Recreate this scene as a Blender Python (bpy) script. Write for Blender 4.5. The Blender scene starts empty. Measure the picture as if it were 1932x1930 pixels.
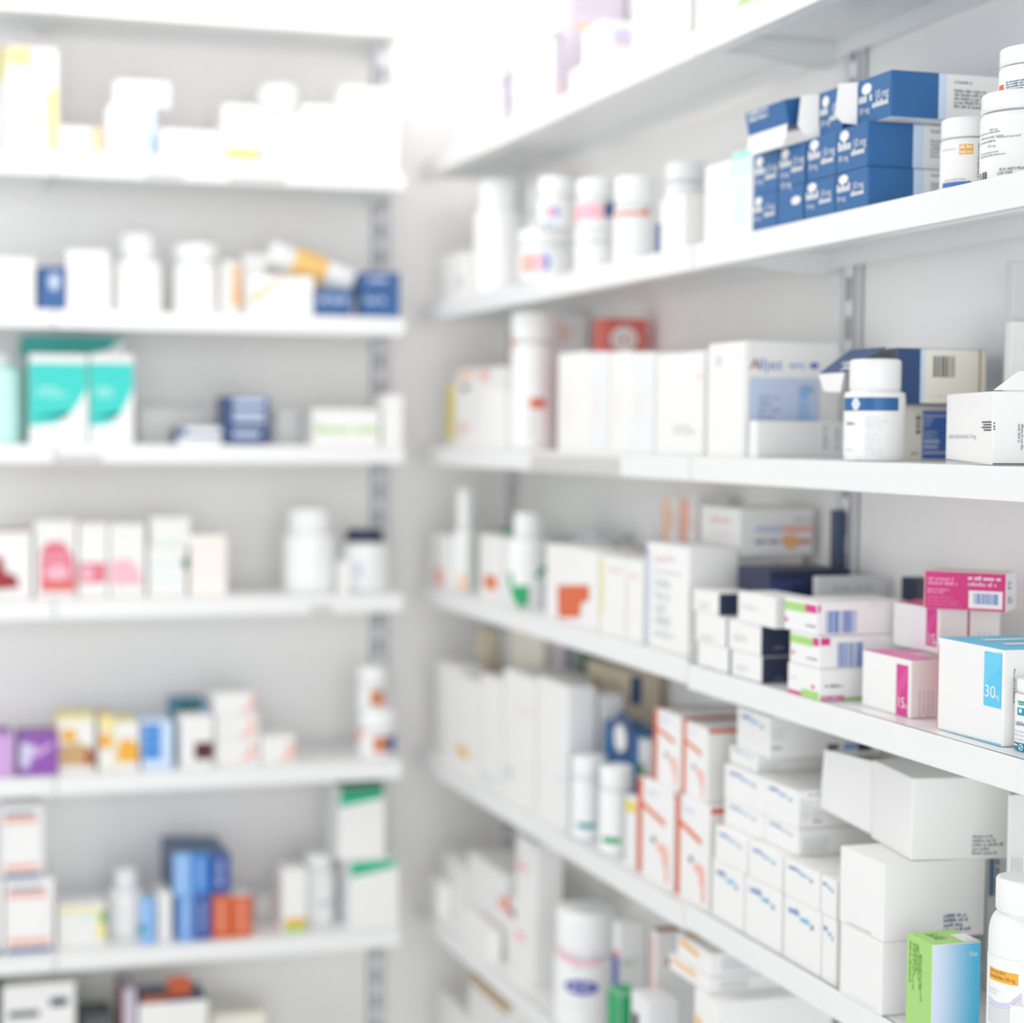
import bpy, bmesh, math, random
from mathutils import Vector, Matrix

CAM=dict(f=3347.33,yaw=0.27423,pitch=-0.04486,roll=0.00646,cx=700.0,z=1.450)

C = bpy.context.scene.collection
RNG = random.Random(7)
# ------------------------------------------------------------------ materials
PAL = dict(white='eeeeed', white2='eaebec', cream='f3efe2', paper='f0f0ef', plastic='eff0f0', gray='b9bcc0', lgray='d6d8da', mgray='8c9096',
    dgray='5b5f64', black='23262b', ink='4a4f57', inkblue='5b7796', navy='2f679f', navyd='35507c', ink2='7d8c99', navyx='2c3550', navyf='3f6599',
    sky='bcd2ee', pink='d23f8d', magenta='cf3c7f', rose='e0788c', red='dc7067', dred='9c3038', redline='dd4a55', orange='e0763f', rust='d8673c',
    amber='eeb23f', orangel='f5bf87', gold='f0c479', yellow='ead659', lemon='f0e59a', lime='a8d67d', limed='5d9b3a', green='2ea36a', greend='2a6a52',
    teal='3fcfc6', tealx='1f9aa0', tealf='2f9f98', mint='c9f0ea', cyan='5ec8ea', cyand='2d7fa5', blue='3f86d6', bluel='8fbcf0', bluem='4c78c4', blued='35519e',
    lilac='cfa6dc', purple='8f56b0', violet='4b55a6', lav='d2cfea', lavd='cdc4d3', brown='a8603f', tan='c9a678', maroon='5a2338', salmon='f2b6a3', blush='f3d7d3',
    steel='e8e8ec', slot='aeb0bc', skyl='cfe2f7', pic='c6d2ea', pinkl='f3bccb', peach='f4c9a4', bluet='7aa9e8', skyx='3fb6e6')
MATS = {}
def lin(h):
    out = []
    for i in (0, 2, 4):
        c = int(h[i:i+2], 16) / 255
        out.append(c / 12.92 if c <= .04045 else ((c + .055) / 1.055) ** 2.4)
    return out + [1]
ROUGH = dict(plastic=.32, steel=.4, navy=.35, navyd=.35, paper=.5)
def mat(name):
    if name in MATS: return MATS[name]
    h = PAL.get(name, name)
    m = bpy.data.materials.new('card_' + name); m.use_nodes = True
    nt = m.node_tree; b = nt.nodes['Principled BSDF']
    b.inputs['Base Color'].default_value = lin(h)
    b.inputs['Roughness'].default_value = ROUGH.get(name, .45)
    b.inputs['Specular IOR Level'].default_value = .35
    if name in ('white', 'white2', 'cream', 'navy', 'navyd'):      # faint paper-fibre unevenness of carton board
        tc = nt.nodes.new('ShaderNodeTexCoord'); n = nt.nodes.new('ShaderNodeTexNoise'); bp = nt.nodes.new('ShaderNodeBump')
        n.inputs['Scale'].default_value = 60; bp.inputs['Strength'].default_value = .05; bp.inputs['Distance'].default_value = .002
        nt.links.new(tc.outputs['Object'], n.inputs['Vector']); nt.links.new(n.outputs['Fac'], bp.inputs['Height'])
        nt.links.new(bp.outputs['Normal'], b.inputs['Normal'])
    MATS[name] = m
    return m
def surface(name, hexc, rough, scale, var, bump):
    m = bpy.data.materials.new(name); m.use_nodes = True
    nt = m.node_tree; b = nt.nodes['Principled BSDF']; b.inputs['Roughness'].default_value = rough
    tc = nt.nodes.new('ShaderNodeTexCoord'); n = nt.nodes.new('ShaderNodeTexNoise'); mx = nt.nodes.new('ShaderNodeMix'); mx.data_type = 'RGBA'
    n.inputs['Scale'].default_value = scale
    c = lin(hexc); mx.inputs['A'].default_value = c; mx.inputs['B'].default_value = [v * (1 - var) for v in c[:3]] + [1]
    nt.links.new(tc.outputs['Object'], n.inputs['Vector']); nt.links.new(n.outputs['Fac'], mx.inputs['Factor'])
    nt.links.new(mx.outputs['Result'], b.inputs['Base Color'])
    bp = nt.nodes.new('ShaderNodeBump'); bp.inputs['Strength'].default_value = bump; bp.inputs['Distance'].default_value = .001
    nt.links.new(n.outputs['Fac'], bp.inputs['Height']); nt.links.new(bp.outputs['Normal'], b.inputs['Normal'])
    MATS[name] = m
    return m
surface('wall_paint', 'f6f5f4', .6, 40, .03, .05)
surface('shelf_enamel', 'eceded', .3, 90, .015, .03)
surface('floor_vinyl', 'f2f2f0', .35, 8, .08, .05)
# ------------------------------------------------------------------ mesh helpers
class MB:
    """collects faces of one mesh with named materials"""
    def __init__(s): s.bm = bmesh.new(); s.mats = []
    def mi(s, m):
        if m not in s.mats: s.mats.append(m)
        return s.mats.index(m)
    def poly(s, pts, m, smooth=False):
        try:
            f = s.bm.faces.new([s.bm.verts.new(p) for p in pts]); f.material_index = s.mi(m); f.smooth = smooth
            return f
        except ValueError:
            return None
    def cuboid(s, a, b, m, faces=None, bev=0., seg=2, rad=None):
        x0, y0, z0 = a; x1, y1, z1 = b
        t = bmesh.new()
        v = [t.verts.new(p) for p in ((x0,y0,z0),(x1,y0,z0),(x1,y1,z0),(x0,y1,z0),(x0,y0,z1),(x1,y0,z1),(x1,y1,z1),(x0,y1,z1))]
        base = s.mi(m); fm = {k: s.mi(q) for k, q in (faces or {}).items()}
        for k, ix in (('B',(3,2,1,0)),('T',(4,5,6,7)),('F',(0,1,5,4)),('R',(1,2,6,5)),('K',(2,3,7,6)),('L',(3,0,4,7))):
            f = t.faces.new([v[i] for i in ix]); f.material_index = fm.get(k, base)
        if rad:
            ed = [e for e in t.edges if abs(e.verts[0].co.z - e.verts[1].co.z) > 1e-6]
            bmesh.ops.bevel(t, geom=ed, offset=rad, segments=5, profile=.5, affect='EDGES')
            ed = [e for e in t.edges if e.verts[0].co.z > z1 - 1e-6 and e.verts[1].co.z > z1 - 1e-6]
            bmesh.ops.bevel(t, geom=ed, offset=rad * .5, segments=3, profile=.5, affect='EDGES')
        elif bev:
            bmesh.ops.bevel(t, geom=t.edges[:], offset=min(bev, .2 * min(x1-x0, y1-y0, z1-z0)), segments=seg, profile=.5, affect='EDGES', material=-1)
        s.merge(t)
    def merge(s, t):
        mp = {}
        for v in t.verts: mp[v] = s.bm.verts.new(v.co)
        for f in t.faces:
            g = s.bm.faces.new([mp[v] for v in f.verts]); g.material_index = f.material_index; g.smooth = f.smooth
        t.free()
    def lathe(s, prof, m, seg=40, ribs=0, z_ribs=None):
        """prof: [(r, z)] bottom to top; ribs: grip ridges between the z_ribs heights"""
        i = s.mi(m); rings = []
        for r, z in prof:
            ring = []
            for k in range(seg):
                a = 2 * math.pi * k / seg; rr = r
                if ribs and z_ribs and z_ribs[0] <= z <= z_ribs[1] and k % 2: rr = r * (1 - ribs)
                ring.append(s.bm.verts.new((rr * math.cos(a), rr * math.sin(a), z)))
            rings.append(ring)
        for a, b in zip(rings, rings[1:]):
            for k in range(seg):
                f = s.bm.faces.new((a[k], a[(k+1) % seg], b[(k+1) % seg], b[k])); f.material_index = i; f.smooth = True
        f = s.bm.faces.new(rings[0][::-1]); f.material_index = i
        f = s.bm.faces.new(rings[-1]); f.material_index = i
    def build(s, name, parent=None, loc=(0,0,0), rot=(0,0,0)):
        me = bpy.data.meshes.new(name); s.bm.normal_update(); s.bm.to_mesh(me); s.bm.free()
        for m in s.mats: me.materials.append(MATS.get(m) or mat(m))
        o = bpy.data.objects.new(name, me); C.objects.link(o); o.location = loc; o.rotation_euler = rot
        if parent: o.parent = parent
        return o
def tag(o, label, cat, grp=None, kind=None):
    if label: o['label'] = label
    if cat: o['category'] = cat
    if grp: o['group'] = grp
    if kind: o['kind'] = kind
    return o
def empty(name, loc, rot=(0,0,0)):
    o = bpy.data.objects.new(name, None); C.objects.link(o); o.location = loc; o.rotation_euler = rot
    o.empty_display_size = .01
    return o
TXT = {}
def text_geo(s):
    """flat glyph outlines of the built-in font, scaled to a cap height of 1"""
    if s not in TXT:
        cu = bpy.data.curves.new('lettering', 'FONT'); cu.body = s; cu.resolution_u = 3
        ob = bpy.data.objects.new('lettering', cu)
        me = bpy.data.meshes.new_from_object(ob)
        k = 1 / .69
        TXT[s] = ([(v.co.x * k, v.co.y * k) for v in me.vertices], [list(p.vertices) for p in me.polygons])
        bpy.data.objects.remove(ob); bpy.data.curves.remove(cu); bpy.data.meshes.remove(me)
    return TXT[s]
def prints(mb, prims, P, W, H, seglen=None):
    """printed shapes: P(u, v, layer) maps face metres (origin lower left) to 3-D; prims use fractions of W and H"""
    def quad(u0, v0, u1, v1, m, ly):
        n = max(1, int(math.ceil(abs(u1 - u0) / seglen))) if seglen else 1
        for k in range(n):
            a, b = u0 + (u1-u0) * k / n, u0 + (u1-u0) * (k+1) / n
            mb.poly([P(a, v0, ly), P(b, v0, ly), P(b, v1, ly), P(a, v1, ly)], m)
    for ly, q in enumerate(prims):
        k = q[0]
        if k == 'r': quad(q[1]*W, q[2]*H, q[3]*W, q[4]*H, q[5], ly)
        elif k == 'grad':
            a, b = lin(PAL.get(q[5], q[5])), lin(PAL.get(q[6], q[6])); n = 14
            for i in range(n):
                t = (i + .5) / n; t = t * t * (3 - 2 * t); c = [a[j] + (b[j]-a[j]) * t for j in range(3)]
                hx = ''.join('%02x' % int(round(255 * (12.92*v if v < .0031308 else 1.055 * v ** (1/2.4) - .055))) for v in c)
                quad((q[1] + (q[3]-q[1]) * i / n) * W, q[2]*H, (q[1] + (q[3]-q[1]) * (i+1) / n) * W, q[4]*H, hx, ly)
        elif k == 'e':
            mb.poly([P(q[1]*W + q[3]*W*math.cos(t), q[2]*H + q[4]*H*math.sin(t), ly) for t in [i * math.pi / 12 for i in range(24)]], q[5])
        elif k == 'p': mb.poly([P(u*W, v*H, ly) for u, v in q[1]], q[2])
        elif k == 't':
            vs, fs = text_geo(q[1]); h = q[4] * H; rot = q[6] if len(q) > 6 else 0; sx = q[7] if len(q) > 7 else 1
            c, s = math.cos(rot), math.sin(rot)
            pts = [(q[2]*W + (c*x*sx - s*y) * h, q[3]*H + (s*x*sx + c*y) * h) for x, y in vs]
            i = mb.mi(q[5]); bv = [mb.bm.verts.new(P(x, y, ly)) for x, y in pts]
            for f in fs:
                try: g = mb.bm.faces.new([bv[j] for j in f]); g.material_index = i
                except ValueError: pass
        elif k == 'bar':
            u0, v0, u1, v1 = q[1]*W, q[2]*H, q[3]*W, q[4]*H; n = q[5]; rn = random.Random(n)
            vert = len(q) > 7 and q[7] == 'h'; x = 0.
            while x < 1:
                w_ = rn.choice((.5, .5, 1, 1.5)) / n
                if vert: quad(u0, v0 + (v1-v0)*x, u1, v0 + (v1-v0)*min(1, x+w_), q[6], ly)
                else: quad(u0 + (u1-u0)*x, v0, u0 + (u1-u0)*min(1, x+w_), v1, q[6], ly)
                x += w_ + rn.choice((.4, .7, 1)) / n
        elif k == 'g':
            # rows of small print too fine to read: each word a run of letter-like strokes
            u0, v0, u1, v1 = q[1]*W, q[2]*H, q[3]*W, q[4]*H; n = q[5]; m = q[6]; vert = len(q) > 7 and q[7] == 'v'
            rn = random.Random(int(1e4 * (q[1] + q[2])) + n)
            if vert: row = (u1-u0) / n
            else: row = (v1-v0) / n
            for i in range(n):
                full = abs(v1-v0) if vert else abs(u1-u0)
                end = full * (rn.uniform(.55, 1) if n > 1 else 1); x = 0.; xh = abs(row) * .5; ch = max(xh * .8, .0008, full / 60)
                if full < .001 or xh < .0002: continue
                while x < end:
                    for c_ in range(rn.randint(2, 8)):
                        if x + ch > end: x = end; break
                        hh = xh * rn.choice((1, 1, 1, 1.5))
                        if vert: quad(u0 + row*(i+.2), v1 - x - ch*.72, u0 + row*(i+.2) + hh, v1 - x, m, ly)
                        else:
                            b = v1 - row * (i + .8); quad(u0 + x, b, u0 + x + ch*.72, b + hh, m, ly)
                        x += ch
                    x += ch * .9
def box(name, label, cat, loc, size, col, rz=0., faces=None, pr=None, grp=None, flaps=None, tilt=None, rad=None):
    w, d, h = size; mb = MB()
    mb.cuboid((-w/2, -d/2, 0), (w/2, d/2, h), col, faces, bev=.0012, rad=rad)
    e0, e1 = .0003, .00006
    FR = {'F': (lambda u, v, l: (-w/2+u, -d/2-e0-l*e1, v), w, h), 'L': (lambda u, v, l: (-w/2-e0-l*e1, d/2-u, v), d, h),
          'R': (lambda u, v, l: (w/2+e0+l*e1, -d/2+u, v), d, h), 'T': (lambda u, v, l: (-w/2+u, -d/2+v, h+e0+l*e1), w, d)}
    for k, pl in (pr or {}).items(): prints(mb, pl, *FR[k])
    o = mb.build(name, None, loc, tilt or (0, 0, rz)); tag(o, label, cat, grp)
    for fl in flaps or []:
        fb = MB(); pts = [Vector(p) for p in fl[0]]
        nv = (pts[1]-pts[0]).cross(pts[2]-pts[0]).normalized() * .0004
        top, bot = [p + nv for p in pts], [p - nv for p in pts]
        fb.poly(top, fl[1]); fb.poly(bot[::-1], fl[2] if len(fl) > 2 and fl[2] else fl[1])
        for i in range(len(pts)):
            j = (i + 1) % len(pts); fb.poly([top[i], bot[i], bot[j], top[j]], fl[1])
        if len(fl) > 3:
            ux = (pts[1]-pts[0]); L_ = ux.length; ux.normalize(); vx = nv.normalized().cross(ux); Hh = (pts[2]-pts[0]).dot(vx)
            for sg in (1,):
                prints(fb, fl[3], lambda u, v, l: tuple(pts[0] + ux*u + vx*v + nv*sg*(1.6 + l*.15)), L_, Hh)
        fo = fb.build('flap', o)
        fo['label'] = 'torn open carton flap'
    return o
def bottle(name, label, cat, loc, r, H, col, cap=(.25, .92), capcol='plastic', sh=.1, neck=.8, pr=None, grp=None, lab=None, labcol='paper', ribs=0, style=None, tilt=None):
    root = tag(empty(name, loc, tilt or (0, 0, 0)), label, cat, grp)
    ch = cap[0] * H; hb = H - ch; cr = cap[1] * r; nr = min(neck * r, cr * .97)
    zs = hb * (1 - sh); b = MB()
    prof = [(r*.9, 0), (r*.97, .004*H+.0004), (r, .02*H)] + [(r, zs * k / 4) for k in (1, 2, 3)] + [(r, zs)]
    n = 6
    for k in range(1, n + 1):
        t = k / n * math.pi / 2
        prof.append((nr + (r-nr) * math.cos(t), zs + (hb*.985-zs) * math.sin(t)))
    prof.append((nr * .98, hb + ch * .3))
    b.lathe(prof, col, 40); b.build('body', root)
    c = MB(); z0 = hb + .0006; e = min(.12 * ch, .1 * r)
    cp = [(cr*.96, z0), (cr, z0 + e*.5)] + [(cr, z0 + (ch - e) * k / 3) for k in (1, 2)] + [(cr, H - e), (cr - e*.3, H - e*.3), (cr - e, H)]
    c.lathe(cp, capcol, 72 if ribs else 40, ribs=.018 if ribs else 0, z_ribs=(z0 + e, H - e*1.05))
    if style == 'nozzle':
        c.lathe([(cr*.5, H), (cr*.42, H*1.1), (cr*.3, H*1.22), (cr*.22, H*1.24)], capcol, 24)
    c.build('cap', root)
    if pr and not lab: lab, labcol = (.03, (1 - cap[0]) * (1 - sh) - .004), col
    if lab or pr:
        a0 = math.atan2(-loc[1], -loc[0])
        m = MB(); R0 = r + .0004
        if lab:
            z0, z1 = lab[0] * H, lab[1] * H; i = m.mi(labcol); S = 40
            ra = [m.bm.verts.new((R0 * math.cos(2*math.pi*k/S), R0 * math.sin(2*math.pi*k/S), z0)) for k in range(S)]
            rb = [m.bm.verts.new((v.co.x, v.co.y, z1)) for v in ra]
            for k in range(S):
                f = m.bm.faces.new((ra[k], ra[(k+1) % S], rb[(k+1) % S], rb[k])); f.material_index = i; f.smooth = True
        def P(u, v, l):
            a = a0 + u; rr = R0 + .0003 + l * .00006
            return (rr * math.cos(a), rr * math.sin(a), v)
        # u is the angle round the bottle, drawn W = 1 rad wide; lettering keeps its shape because its width is given per radius
        def Q(u, v, ly): return P(u / r, v, ly)
        for ly, q in enumerate(pr or []):
            if q[0] == 't': lettering(m, q, P, r, H, ly)
            elif q[0] in 'ep':      # ovals and outlines: cut into narrow upright strips that follow the curve
                if q[0] == 'e': pts = [(q[1] + q[3]*math.cos(t), q[2] + q[4]*math.sin(t)) for t in [i * math.pi / 12 for i in range(24)]]; cc = q[5]
                else: pts, cc = q[1], q[2]
                us = [p[0] for p in pts]; u0, u1 = min(us), max(us); n = max(4, int((u1 - u0) / .07))
                def ext(u):
                    z = []
                    for (a_, b_), (c_, d_) in zip(pts, pts[1:] + pts[:1]):
                        if min(a_, c_) - 1e-9 <= u <= max(a_, c_) + 1e-9: z += [b_ + (d_ - b_) * (u - a_) / (c_ - a_)] if abs(c_ - a_) > 1e-9 else [b_, d_]
                    return (min(z), max(z)) if z else (0, 0)
                for k in range(n):
                    a_, b_ = u0 + (u1-u0) * k / n, u0 + (u1-u0) * (k+1) / n; ea, eb = ext(a_ + 1e-6), ext(b_ - 1e-6)
                    m.poly([P(a_, ea[0]*H, ly), P(b_, eb[0]*H, ly), P(b_, eb[1]*H, ly), P(a_, ea[1]*H, ly)], cc)
            else: prints(m, [q], lambda u, v, l, ly=ly: Q(u, v, ly), r, H, seglen=.1 * r)
        m.build('label', root)
    return root
def lettering(mb, q, P, r, H, ly):
    vs, fs = text_geo(q[1]); h = q[4] * H; i = mb.mi(q[5]); sx = q[6] if len(q) > 6 else 1
    bv = [mb.bm.verts.new(P(q[2] + x * h * sx / r, q[3] * H + y * h, ly)) for x, y in vs]
    for f in fs:
        try: g = mb.bm.faces.new([bv[j] for j in f]); g.material_index = i
        except ValueError: pass
# ------------------------------------------------------------------ stock on the shelves

bottle('medicine_jar','small white round tub at the far end of the top right shelf','jar',(1.0400,3.0597,1.9570),0.0186,0.1249,'plastic',cap=(0.25, 1.02),capcol='plastic',sh=0.05,neck=0.8,grp='white packs on the top right shelf')
bottle('medicine_jar','white tub with a painted lavender shadow near the far end of the top right shelf','jar',(1.0300,2.8955,1.9570),0.0259,0.1085,'plastic',cap=(0.2, 1.0),capcol='plastic',sh=0.05,neck=0.8,grp='white packs on the top right shelf',pr=[('r', 0.706, 0.3367, 1.305, 0.9557, 'lav')])  # lavender strip paints the shadow down the tub's right side
bottle('medicine_jar','taller white tub behind the small ones at the far end of the top right shelf','jar',(1.1150,3.1842,1.9570),0.0274,0.2491,'plastic',cap=(0.2, 1.0),capcol='plastic',sh=0.06,neck=0.8,grp='white packs on the top right shelf')
box('medicine_box','white carton with a lavender end, under a plain one on the top right shelf','box',(1.0224,2.6741,1.9570),(0.0149,0.1842,0.1067),'white',faces={'F': 'lavd'},pr={'F': [('r', 0.0335, 0.2298, 0.9754, 0.2905, 'peach')]},grp='white packs on the top right shelf')
box('medicine_box','tall plain white carton standing on the lavender ended one of the top right shelf','box',(1.0174,2.6766,2.0641),(0.0147,0.2371,0.0935),'white',grp='white packs on the top right shelf')
box('medicine_box','long white carton, lower of the two beside the lavender pack on the top right shelf','box',(1.0351,2.4481,1.9570),(0.0302,0.1666,0.0393),'white',grp='white packs on the top right shelf')
box('medicine_box','white carton with a lavender end label, lying high on the top right shelf','box',(1.0517,2.4643,1.9963),(0.0434,0.0806,0.0562),'white',pr={'F': [('r', 0.3667, 0.38, 0.9832, 0.761, 'lav'), ('r', 0.3701, 0.3528, 0.9867, 0.4072, 'peach')]},grp='white packs on the top right shelf')
box('medicine_box','large lavender carton with a peach band at the back of the top right shelf','box',(1.1482,2.7491,1.9570),(0.0865,0.0510,0.2573),'lavd',pr={'F': [('r', 0.0229, 0.5791, 0.988, 0.6324, 'peach'), ('r', 0.0209, 0.6347, 0.7095, 0.6746, 'lav')]},grp='white packs on the top right shelf')
box('medicine_box','big white carton in the middle of the top right shelf','box',(1.0850,2.1854,1.9570),(0.1500,0.1650,0.0882),'white',grp='white packs on the top right shelf')
box('medicine_box','big white carton with a green mark, nearest the upright on the top right shelf','box',(1.0850,2.0035,1.9570),(0.1500,0.1556,0.0817),'white',pr={'L': [('p', [(0.6621, 0.125), (0.988, 0.0872), (0.988, 0.1177), (0.7924, 0.1923)], 'lime')]},grp='white packs on the top right shelf')
box('medicine_box','low white carton at the far end of the second right shelf','box',(1.0700,3.0880,1.6895),(0.1000,0.1353,0.0837),'white',pr={'L': [('r', 0.6902, 0.2123, 0.988, 0.4957, 'lgray')]},grp='jars and packs on the second right shelf')
bottle('medicine_jar','big white jar, first from the far end of the second right shelf','jar',(1.0600,2.9566,1.6895),0.0418,0.2021,'plastic',cap=(0.26, 0.82),capcol='plastic',sh=0.12,neck=0.8,grp='jars and packs on the second right shelf')
bottle('medicine_jar','plain white jar half hidden behind the stacked jars of the second right shelf','jar',(1.1350,2.9321,1.6895),0.0340,0.1943,'plastic',cap=(0.25, 0.9),capcol='plastic',sh=0.1,neck=0.8,grp='jars and packs on the second right shelf')
bottle('medicine_jar','squat white jar with an orange and blue label on the second right shelf','jar',(1.0400,2.6728,1.6895),0.0440,0.0824,'plastic',cap=(0.3, 1.0),capcol='plastic',sh=0.04,neck=0.8,grp='jars and packs on the second right shelf',pr=[('r', -1.009, 0.1673, -0.437, 0.5312, 'salmon'), ('r', -0.48, 0.1931, -0.154, 0.5171, 'pinkl'), ('e', -0.038, 0.36, 0.192, 0.1723, 'blue'), ('e', -0.174, 0.3576, 0.174, 0.1418, 'pinkl')])
bottle('pill_bottle','white bottle with a pink and blue swirl, stacked on a squat jar','bottle',(1.0400,2.6295,1.7719),0.0300,0.0789,'plastic',cap=(0.42, 0.95),capcol='plastic',sh=0.06,neck=0.8,grp='jars and packs on the second right shelf',pr=[('e', -0.299, 0.2933, 0.417, 0.1355, 'pinkl'), ('e', -0.029, 0.2868, 0.117, 0.1252, 'blue'), ('r', -0.968, 0.0301, -0.118, 0.0822, 'bluel')])
bottle('medicine_jar','plain white jar under the pink and navy labelled one on the second right shelf','jar',(1.0400,2.4730,1.6895),0.0310,0.0623,'plastic',cap=(0.3, 1.0),capcol='plastic',sh=0.04,neck=0.8,grp='jars and packs on the second right shelf',pr=[('r', -1.37, 0.1395, -1.204, 0.5143, 'gray')])
bottle('pill_bottle','white bottle with a pink and navy label, stacked on a plain jar','bottle',(1.0400,2.4703,1.7518),0.0310,0.0743,'plastic',cap=(0.4, 0.95),capcol='plastic',sh=0.05,neck=0.8,grp='jars and packs on the second right shelf',pr=[('r', -1.131, 0.1847, 0.374, 0.4985, 'pinkl'), ('r', 0.408, 0.219, 1.37, 0.5126, 'navyf'), ('r', -1.37, 0.1112, -1.061, 0.4765, 'salmon')])
bottle('pill_bottle','white pill bottle with an orange line round its label on the second right shelf','bottle',(1.0450,2.3408,1.6895),0.0300,0.1226,'plastic',cap=(0.34, 0.96),capcol='plastic',sh=0.05,neck=0.8,grp='jars and packs on the second right shelf',pr=[('r', -1.253, 0.552, 0.644, 0.5882, 'rust'), ('e', 0.524, 0.5771, 0.184, 0.0424, 'orange')])
box('medicine_box','narrow navy carton between white bottles on the second right shelf','box',(1.0400,2.2317,1.6895),(0.0200,0.0136,0.0458),'navyf',grp='jars and packs on the second right shelf')
box('medicine_box','white carton leaning by the large white tub on the second right shelf','box',(1.0350,2.1640,1.6895),(0.0300,0.0745,0.0730),'white',grp='jars and packs on the second right shelf')
bottle('medicine_jar','large white tub with a rounded lid on the second right shelf','jar',(1.0850,2.2620,1.6895),0.0271,0.1337,'plastic',cap=(0.2, 1.0),capcol='plastic',sh=0.1,neck=0.8,grp='jars and packs on the second right shelf')
box('medicine_box','white rounded carton left of the mint box on the second right shelf','box',(1.0700,2.0395,1.6895),(0.1000,0.0729,0.0995),'white',grp='jars and packs on the second right shelf',rad=0.008)
box('medicine_box','mint and white carton with a mint lid band, touching the navy boxes','box',(1.0650,1.9705,1.6895),(0.0900,0.0576,0.1057),'white',faces={'T': 'mint'},pr={'L': [('r', 0.012, 0.9194, 0.9814, 0.988, 'a6e3dc'), ('r', 0.012, 0.7128, 0.988, 0.9194, 'd8f2ee'), ('r', 0.1393, 0.1738, 0.6424, 0.6312, 'dff4f1')], 'F': [('r', 0.012, 0.8826, 0.1893, 0.988, '7fd3cb')]},grp='jars and packs on the second right shelf')
box('medicine_box','navy tablet box in the bottom row, nearest the viewer','box',(1.0760,1.6861,1.6895),(0.1500,0.0638,0.0403),'navy',pr={'L': [('e', 0.25, 0.82, 0.15, 0.12, 'white'), ('g', 0.05, 0.44, 0.52, 0.72, 1, 'white'), ('t', '10 mg', 0.54, 0.5, 0.18, 'white', 0, 0.85), ('t', '30 mg', 0.06, 0.26, 0.13, 'white', 0, 0.9), ('g', 0.5, 0.28, 0.97, 0.48, 1, 'white')], 'F': [('r', 0.36, 0.012, 0.44, 0.988, 'skyl'), ('r', 0.44, 0.012, 0.988, 0.988, 'white'), ('g', 0.5, 0.8, 0.62, 0.9, 1, 'ink2'), ('g', 0.5, 0.26, 0.93, 0.68, 5, 'ink2')]},grp='navy tablet boxes on the second right shelf')
box('medicine_box','second navy tablet box from the right in the bottom row','box',(1.0760,1.7519,1.6895),(0.1500,0.0636,0.0403),'navy',pr={'L': [('e', 0.25, 0.82, 0.15, 0.12, 'white'), ('g', 0.05, 0.44, 0.52, 0.72, 1, 'white'), ('t', '10 mg', 0.54, 0.5, 0.18, 'white', 0, 0.85), ('t', '30 mg', 0.06, 0.26, 0.13, 'white', 0, 0.9), ('g', 0.5, 0.28, 0.97, 0.48, 1, 'white')], 'F': [('r', 0.36, 0.012, 0.44, 0.988, 'skyl'), ('r', 0.44, 0.012, 0.988, 0.988, 'white'), ('g', 0.5, 0.8, 0.62, 0.9, 1, 'ink2'), ('g', 0.5, 0.26, 0.93, 0.68, 5, 'ink2')]},grp='navy tablet boxes on the second right shelf')
box('medicine_box','third navy tablet box from the right in the bottom row, its print upside down','box',(1.0760,1.8162,1.6895),(0.1500,0.0580,0.0403),'navy',pr={'L': [('e', 0.7239, 0.5802, 0.1843, 0.118, 'white'), ('t', '10 mg', 0.0883, 0.9917, 0.1801, 'white', 0.0), ('g', 0.1227, 0.988, 0.8727, 0.988, 1, 'white'), ('g', 0.4553, 0.988, 0.9089, 0.988, 1, 'white')], 'F': [('r', 0.36, 0.012, 0.44, 0.988, 'skyl'), ('r', 0.44, 0.012, 0.988, 0.988, 'white'), ('g', 0.5, 0.8, 0.62, 0.9, 1, 'ink2'), ('g', 0.5, 0.26, 0.93, 0.68, 5, 'ink2')]},grp='navy tablet boxes on the second right shelf')
box('medicine_box','leftmost navy tablet box in the bottom row, beside the mint carton','box',(1.0760,1.8764,1.6895),(0.1500,0.0575,0.0403),'navy',pr={'L': [('e', 0.25, 0.82, 0.15, 0.12, 'white'), ('g', 0.05, 0.44, 0.52, 0.72, 1, 'white'), ('t', '10 mg', 0.54, 0.5, 0.18, 'white', 0, 0.85), ('t', '30 mg', 0.06, 0.26, 0.13, 'white', 0, 0.9), ('g', 0.5, 0.28, 0.97, 0.48, 1, 'white')], 'F': [('r', 0.36, 0.012, 0.44, 0.988, 'skyl'), ('r', 0.44, 0.012, 0.988, 0.988, 'white'), ('g', 0.5, 0.8, 0.62, 0.9, 1, 'ink2'), ('g', 0.5, 0.26, 0.93, 0.68, 5, 'ink2')]},grp='navy tablet boxes on the second right shelf')
box('medicine_box','navy tablet box in the middle row, nearest the viewer','box',(1.0770,1.6882,1.7302),(0.1500,0.0607,0.0471),'navy',pr={'L': [('e', 0.25, 0.82, 0.15, 0.12, 'white'), ('g', 0.05, 0.44, 0.52, 0.72, 1, 'white'), ('t', '10 mg', 0.54, 0.5, 0.18, 'white', 0, 0.85), ('t', '30 mg', 0.06, 0.26, 0.13, 'white', 0, 0.9), ('g', 0.5, 0.28, 0.97, 0.48, 1, 'white')], 'F': [('r', 0.36, 0.012, 0.44, 0.988, 'skyl'), ('r', 0.44, 0.012, 0.988, 0.988, 'white'), ('g', 0.5, 0.8, 0.62, 0.9, 1, 'ink2'), ('g', 0.5, 0.26, 0.93, 0.68, 5, 'ink2')]},grp='navy tablet boxes on the second right shelf')
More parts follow.
